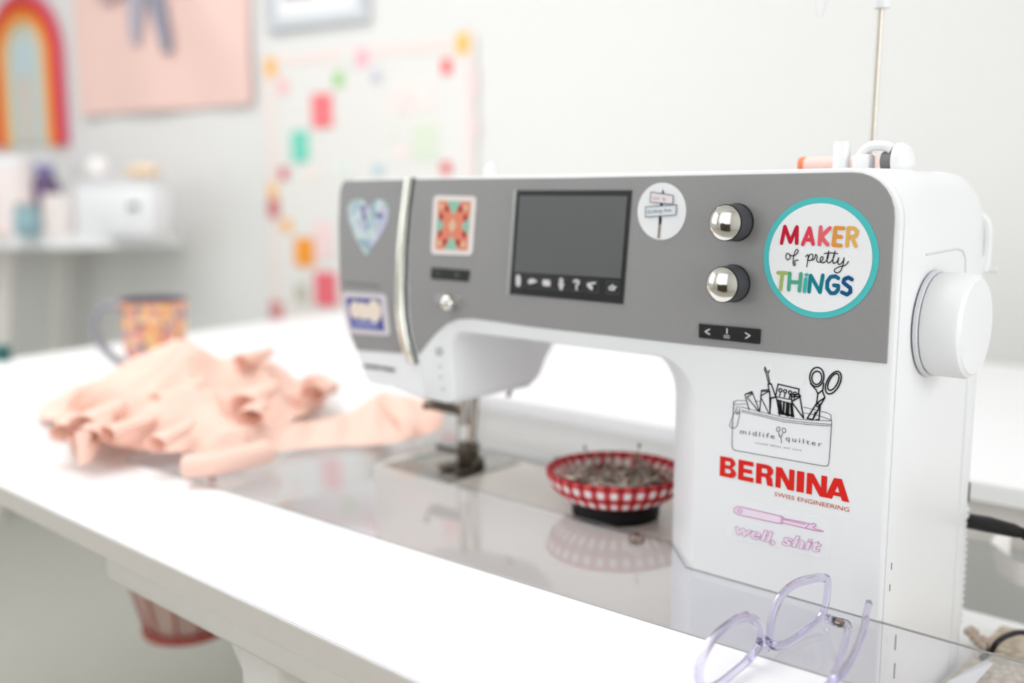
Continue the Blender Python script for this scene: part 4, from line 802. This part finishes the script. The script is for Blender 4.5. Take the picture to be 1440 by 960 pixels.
# ------------------------------------------------------------------ wall decorations
def wq(px, py): return onW(px, py)
def wplate(u0, u1, z0, z1, d0, d1, bev=0.0): return rbox(u0, u1, V1-d1, V1-d0, z0, z1, bev)
QT = empty('wall_quilt', tuple(RM(-1.62, V1, -0.08)), 'pale patchwork wall quilt with small coloured squares beside the machine', 'quilt')
qu0, qu1, qz0, qz1 = -1.975, -1.268, -0.075, 0.662
def cloth_panel(u0, u1, z0, z1, d, amp, seed, nu=40, nz=40, th=0.006, edge=0.0):
    V = []; Fc = []
    for s in (0, 1):
        for j in range(nz+1):
            for i in range(nu+1):
                u = u0+(u1-u0)*i/nu; z = z0+(z1-z0)*j/nz
                w = amp*noise.noise((u*5+z*3, z*2.2-u*1.5, seed)); V.append(RM(u+edge*noise.noise((z*6, seed, 1)), V1-d-(th if s == 0 else 0)-amp-w, z))
    n = (nu+1)*(nz+1)
    for j in range(nz):
        for i in range(nu):
            a = j*(nu+1)+i; Fc.append((a, a+1, a+nu+2, a+nu+1)); Fc.append((n+a, n+a+nu+1, n+a+nu+2, n+a+1))
    rim = [i for i in range(nu+1)]+[j*(nu+1)+nu for j in range(1, nz+1)]+[nz*(nu+1)+i for i in range(nu-1, -1, -1)]+[j*(nu+1) for j in range(nz-1, 0, -1)]
    for k in range(len(rim)):
        a, b = rim[k-1], rim[k]; Fc.append((a, n+a, n+b, b))
    return V, Fc
obj('quilt_ground', cloth_panel(qu0, qu1, qz0, qz1, 0.002, 0.0, 1, 4, 4, 0.008), mat('quilt_cotton', (231, 229, 225), 0.9, bump=0.2, scale=120), QT, 0)
BRD = mat('border_pink', (238, 224, 219), 0.9)
for a in ((qu0, qu0+0.03, qz0, qz1), (qu1-0.03, qu1, qz0, qz1), (qu0+0.03, qu1-0.03, qz1-0.03, qz1), (qu0+0.03, qu1-0.03, qz0, qz0+0.03)): obj('border_strip', wplate(*a, 0.0095, 0.0125), BRD, QT, 0)
PCH = [((385, 95), (15, 27), (246, 190, 112)), ((402, 122), (14, 22), (246, 196, 200)), ((480, 112), (13, 20), (158, 212, 130)), ((513, 82), (18, 24), (248, 190, 202)), ((496, 84), (14, 16), (226, 236, 230)), ((533, 108), (12, 18), (200, 200, 214)),
       ((457, 156), (28, 48), (242, 126, 132)), ((426, 206), (24, 44), (122, 214, 192)), ((403, 244), (11, 17), (214, 92, 98)), ((388, 268), (13, 22), (248, 198, 142)), ((389, 293), (15, 27), (206, 118, 118)), ((407, 317), (12, 17), (250, 184, 96)), ((432, 354), (26, 40), (248, 160, 54)),
       ((458, 338), (24, 50), (245, 216, 216)), ((462, 406), (30, 48), (236, 112, 124)), ((428, 412), (18, 26), (200, 195, 180)), ((393, 436), (18, 26), (214, 142, 142)), ((655, 62), (18, 29), (248, 194, 102)), ((632, 94), (13, 22), (242, 102, 104)), ((570, 142), (28, 32), (246, 226, 223)),
       ((602, 132), (20, 40), (246, 230, 228)), ((602, 200), (32, 50), (219, 228, 208)), ((555, 186), (14, 22), (230, 230, 222)), ((536, 239), (13, 14), (182, 206, 218)), ((631, 236), (13, 15), (222, 66, 76)), ((568, 214), (15, 18), (246, 228, 225)), ((666, 118), (14, 30), (246, 222, 222)), ((667, 180), (14, 26), (248, 222, 224)), ((486, 238), (16, 18), (226, 236, 228)), ((440, 244), (14, 20), (244, 232, 226)), ((620, 290), (20, 40), (240, 150, 130)), ((560, 330), (30, 50), (130, 205, 200))]
for (px, py), (w, h), c in PCH:
    u, z = wq(px, py); ua, _ = wq(px-w/2, py); ub, _ = wq(px+w/2, py); _, zb_ = wq(px, py+h/2); _, zt_ = wq(px, py-h/2)
    obj('patch', wplate(ua, ub, zb_, zt_, 0.0095, 0.0135), mat('patch_%d_%d_%d' % c, c, 0.9), QT, 0)
# pink banner
BN = empty('wall_banner', tuple(RM(-2.4, V1, 0.54)), 'pink cloth banner with grey blue bow hanging on back wall', 'banner')
bu0, bz0_ = wq(122, 161); bu1, _ = wq(360, 150)
obj('banner_cloth', cloth_panel(bu0, bu1, 0.536, 1.16, 0.003, 0.014, 4, 50, 40, 0.004, 0.01), mat('pink_linen', (240, 205, 196), 0.9, bump=0.15, scale=90), BN, 60)
BLG = mat('bow_grey', (176, 172, 186), 0.9); BL2 = mat('bow_grey_dark', (150, 150, 166), 0.9)
def wpoly(pts, d0, d1, m, name, par):
    P = [wq(*p) for p in pts]; n = len(P)
    V = [RM(u, V1-d1, z) for u, z in P]+[RM(u, V1-d0, z) for u, z in P]
    return obj(name, (V, [tuple(range(n)), tuple(reversed(range(n, 2*n)))]+[(i, n+i, n+(i+1) % n, (i+1) % n) for i in range(n)]), m, par, 0)
wpoly([(192, -30), (218, -30), (214, 20), (208, 66), (198, 62), (194, 20)], 0.03, 0.037, BLG, 'bow_tail', BN)
wpoly([(218, -30), (240, -30), (248, 30), (254, 72), (242, 76), (232, 40), (222, 10)], 0.03, 0.037, BL2, 'bow_tail', BN)
wpoly([(145, -30), (190, -40), (190, -8), (166, 8), (150, 0)], 0.03, 0.036, mat('bow_mauve', (190, 164, 166), 0.9), 'bow_loop', BN)
wpoly([(245, -40), (290, -30), (285, -5), (262, -8)], 0.03, 0.036, MATS['bow_mauve'], 'bow_loop', BN)
obj('hanging_rod', tube([RM(bu0-0.02, V1-0.02, 1.165), RM(bu1+0.02, V1-0.02, 1.165)], 0.008, 8), mat('pale_wood', (222, 200, 168), 0.6), BN)
# framed print
fu0, _ = wq(381, 44); fu1, _ = wq(523, 30); fz = 0.726
FR = empty('framed_print', tuple(RM((fu0+fu1)/2, V1, fz)), 'grey framed print with dark motif high on wall above the quilt', 'picture')
fz1 = fz+0.5; FM = mat('frame_grey', (206, 209, 214), 0.5)
for a in ((fu0, fu1, fz, fz+0.032), (fu0, fu1, fz1-0.032, fz1), (fu0, fu0+0.032, fz+0.032, fz1-0.032), (fu1-0.032, fu1, fz+0.032, fz1-0.032)): obj('frame_bar', wplate(*a, 0.001, 0.02, 0.002), FM, FR)
obj('print_sheet', wplate(fu0+0.03, fu1-0.03, fz+0.03, fz1-0.03, 0.002, 0.008), mat('paper_white', (240, 240, 240), 0.8), FR)
wpoly([(402, -2), (445, -6), (447, -20), (470, -40), (402, -40)], 0.008, 0.0088, mat('motif_plum', (120, 86, 104), 0.8), 'print_motif', FR)
# macrame rainbow
RW = empty('rainbow_hanging', tuple(RM(-3.08, V1, 0.445)), 'rainbow arch wall hanging in red, orange and yellow cord on wall', 'wall hanging')
cu_, cz_ = -3.085, 0.745
bands = [(0.197, (226, 92, 128), 0.014), (0.176, (216, 66, 58), 0.016), (0.153, (236, 108, 52), 0.016), (0.131, (244, 150, 62), 0.014), (0.112, (246, 200, 128), 0.012)]
for r, c, w in bands:
    pts = [RM(cu_-r, V1-0.014, 0.447), RM(cu_-r, V1-0.014, 0.6)]+[RM(cu_+r*cos(t), V1-0.014, cz_+r*sin(t)) for t in [pi-pi*i/24 for i in range(25)]]+[RM(cu_+r, V1-0.014, 0.6), RM(cu_+r, V1-0.014, 0.447)]
    obj('cord_arch', tube(pts, w*0.75, 8), mat('cord_%d_%d' % (c[0], c[1]), c, 0.9), RW, 60)
ip = [(cu_-0.1, 0.452)]+[(cu_+0.1*cos(t), cz_+0.1*sin(t)) for t in [pi-pi*i/20 for i in range(21)]]+[(cu_+0.1, 0.452)]
def wflat(P, d0, d1):
    n = len(P); V = [RM(u, V1-d1, z) for u, z in P]+[RM(u, V1-d0, z) for u, z in P]
    return V, [tuple(range(n)), tuple(reversed(range(n, 2*n)))]+[(i, n+i, n+(i+1) % n, (i+1) % n) for i in range(n)]
obj('backing', wflat(ip, 0.002, 0.012), mat('sage_felt', (206, 212, 202), 0.9), RW, 0)
ip = [(cu_+0.055+0.0, 0.455), (cu_+0.055, cz_-0.01)]+[(cu_+0.055*cos(t), cz_+0.055*sin(t)) for t in [pi*i/12 for i in range(13)]]+[(cu_-0.055, 0.455)]
obj('backing', wflat(ip, 0.012, 0.015), mat('blue_felt', (196, 214, 220), 0.9), RW, 0)
obj('backing', wflat([(cu_-0.035, 0.455), (cu_+0.035, 0.455), (cu_+0.035, 0.66), (cu_, 0.70), (cu_-0.035, 0.66)], 0.015, 0.018), mat('beige_felt', (216, 204, 192), 0.9), RW, 0)
# ------------------------------------------------------------------ side table on the left and the things on it
ST = empty('side_table', tuple(RM(-2.9, 1.1, Z0)), 'white side table with rounded corner standing by the back wall', 'table')
TZ = 0.165
tp_ = [(-3.85, 1.0), (-2.75, 1.0)]+[(-2.75+0.42*sin(t), 1.42-0.42*cos(t)) for t in [pi/2*i/12 for i in range(1, 13)]]+[(-3.85, 1.42)]
V = [RM(u, v, TZ) for u, v in tp_]+[RM(u, v, TZ-0.034) for u, v in tp_]; n = len(tp_)
obj('tabletop', (V, [tuple(range(n)), tuple(reversed(range(n, 2*n)))]+[(i, n+i, n+(i+1) % n, (i+1) % n) for i in range(n)]), DESKW, ST, 30)
for u, v, du in ((-2.74, 1.12, -0.16), (-2.84, 1.37, -0.16), (-3.7, 1.08, -0.05), (-3.7, 1.36, -0.05)):
    obj('leg', tube([RM(u+du, v, Z0), RM(u, v, TZ-0.034)], [0.018, 0.03], 12), METALW, ST)
def room_pt(px, py, v): p = hit(px, py, WN*v, WN); return p
# white box
def span(px0, px1, py0, py1, v):
    a = room_pt(px0, py1, v); b = room_pt(px1, py0, v); return a.dot(WU), b.dot(WU), a.z, b.z
u0, u1, z0, z1 = span(107, 210, 258, 330, 1.2)
WBX = empty('storage_box', tuple(RM((u0+u1)/2, 1.23, TZ)), 'white storage box with small dark pull near end of side table', 'box')
obj('box_body', rbox(u0, u1, 1.2, 1.27, TZ, z1, 0.006), STICKW, WBX)
obj('box_lid', rbox(u0-0.004, u1+0.004, 1.196, 1.274, z1, z1+0.012, 0.004), STICKW, WBX)
pu = room_pt(190, 290, 1.2); obj('pull', rbox(pu.dot(WU)-0.016, pu.dot(WU)+0.016, 1.19, 1.2, pu.z-0.008, pu.z+0.008, 0.003), mat('pull_grey', (96, 98, 98), 0.5), WBX, label='small dark pull')
ZB = z1+0.012
a = room_pt(176, 247, 1.235).dot(WU); b = room_pt(226, 247, 1.235).dot(WU)
thing('fabric_bundle', xf(ball((0, 0, 0), 1, 10), Matrix.Translation(RM((a+b)/2, 1.235, ZB+0.022)) @ Matrix(((abs(b-a)/2, 0, 0), (0, 0.04, 0), (0, 0, 0.022))).to_4x4()), mat('peach_tan', (240, 214, 186), 0.8), 'peach tan fabric bundle on top of white storage box', 'fabric', smooth=80)
a = room_pt(138, 235, 1.235).dot(WU)
thing('yarn_ball', ball(RM(a, 1.235, ZB+0.034), 0.034, 12, 1.0), mat('yarn_white', (242, 240, 238), 0.9, bump=0.6, scale=90), 'white ball of yarn on top of white storage box', 'yarn', smooth=80)
# canister, purple bag, teal jar, cream box, pink mat
def at(px, v): return room_pt(px, 300, v).dot(WU)
CN = empty('canister', tuple(RM(at(20, 1.14), 1.14, TZ)), 'tall pinkish white canister at left end of side table', 'canister')
obj('canister_body', lathe([(0.055, 0), (0.058, 0.01), (0.058, 0.2), (0.054, 0.205)], RM(at(18, 1.14), 1.14, TZ), (0, 0, 1), 28), mat('pinkish_white', (244, 232, 230), 0.5), CN, 30)
obj('canister_lid', lathe([(0.06, 0), (0.06, 0.02), (0.05, 0.03)], RM(at(18, 1.14), 1.14, TZ+0.2), (0, 0, 1), 28), STICKW, CN, 30)
JR = empty('teal_jar', tuple(RM(at(38, 1.06), 1.06, TZ)), 'small teal blue glass jar in front of the pinkish canister', 'jar')
obj('jar_body', lathe([(0.03, 0), (0.034, 0.01), (0.036, 0.06), (0.03, 0.072), (0.03, 0.08)], RM(at(38, 1.045), 1.045, TZ), (0, 0, 1), 24), mat('teal_glass', (142, 176, 184), 0.3), JR, 30)
obj('jar_lid', lathe([(0.032, 0), (0.032, 0.012)], RM(at(38, 1.045), 1.045, TZ+0.08), (0, 0, 1), 24), mat('jar_lid_grey', (150, 165, 172), 0.4), JR, 30)
BG = empty('purple_pouch', tuple(RM(at(66, 1.33), 1.33, TZ)), 'purple and blue drawstring pouch standing behind the cream box', 'pouch')
obj('pouch_body', xf(ball((0, 0, 0), 1, 10), Matrix.Translation(RM(at(66, 1.33), 1.33, TZ+0.1)) @ Matrix.Diagonal((0.05, 0.05, 0.1, 1))), mat('plum_cloth', (112, 94, 128), 0.9), BG, 80)
obj('pouch_neck', lathe([(0.02, 0), (0.035, 0.03), (0.03, 0.035)], RM(at(66, 1.33), 1.33, TZ+0.18), (0, 0, 1), 20), mat('violet_cloth', (150, 148, 204), 0.9), BG, 60)
u0, u1, z0, z1 = span(60, 90, 268, 330, 1.19)
thing('cream_box', rbox(u0, u1, 1.19, 1.25, TZ, TZ+0.12, 0.006), mat('cream_card', (236, 228, 224), 0.7), 'pale cream card box left of the white storage box', 'box')
thing('pink_tray', rbox(at(0, 1.03)-0.25, at(10, 1.03), 1.01, 1.04, TZ, TZ+0.012, 0.003), mat('pale_pink_card', (246, 222, 216), 0.7), 'pale pink shallow tray along the side table front edge', 'tray')
# small teal spool at the far left edge of the desk
p = onZ(4, 507)
TE = empty('thread_cone', tuple(p), 'small dark teal thread spool at the far left edge of white desk', 'thread spool')
obj('thread', lathe([(0.011, 0.003), (0.0125, 0.008), (0.0125, 0.018), (0.011, 0.023)], p, (0, 0, 1), 18), mat('teal_thread', (40, 92, 92), 0.8), TE, 30)
for z in (0.0003, 0.023): obj('spool_flange', lathe([(0.0135, 0), (0.0135, 0.003)], p+Vector((0, 0, z)), (0, 0, 1), 18), mat('spool_teal', (70, 120, 118), 0.5), TE, 30)
# unseen housing added to carry the overhead fill light
CL = empty('top_fill_panel', tuple(RM(-1.4, 0.0, Z1-0.04)), 'flat white ceiling panel added out of view for the overhead fill light', 'lamp')
obj('fill_panel_frame', rbox(-2.62, -0.18, -0.62, 0.62, Z1-0.04, Z1), METALW, CL)

# unseen dark cabinet added below the front window to darken the knobs' reflections
CB_ = empty('reflection_cabinet', tuple(RM(-1.75, V0+0.25, Z0)), 'low dark cabinet added out of view to darken the chrome knob reflections', 'cabinet')
DW = mat('dark_brown_wood', (74, 60, 52), 0.5, var=0.2, scale=14)
obj('cabinet_body', rbox(-2.5, -1.0, V0+0.01, V0+0.42, Z0, 0.03, 0.006), DW, CB_)
for u in (-2.48, -1.74):
    d_ = obj('door', rbox(u, u+0.72, V0+0.42, V0+0.44, Z0+0.06, 0.0, 0.004), DW, CB_)
    obj('handle', rbox(u+0.33, u+0.39, V0+0.44, V0+0.455, -0.12, -0.1, 0.003), STEEL, d_)
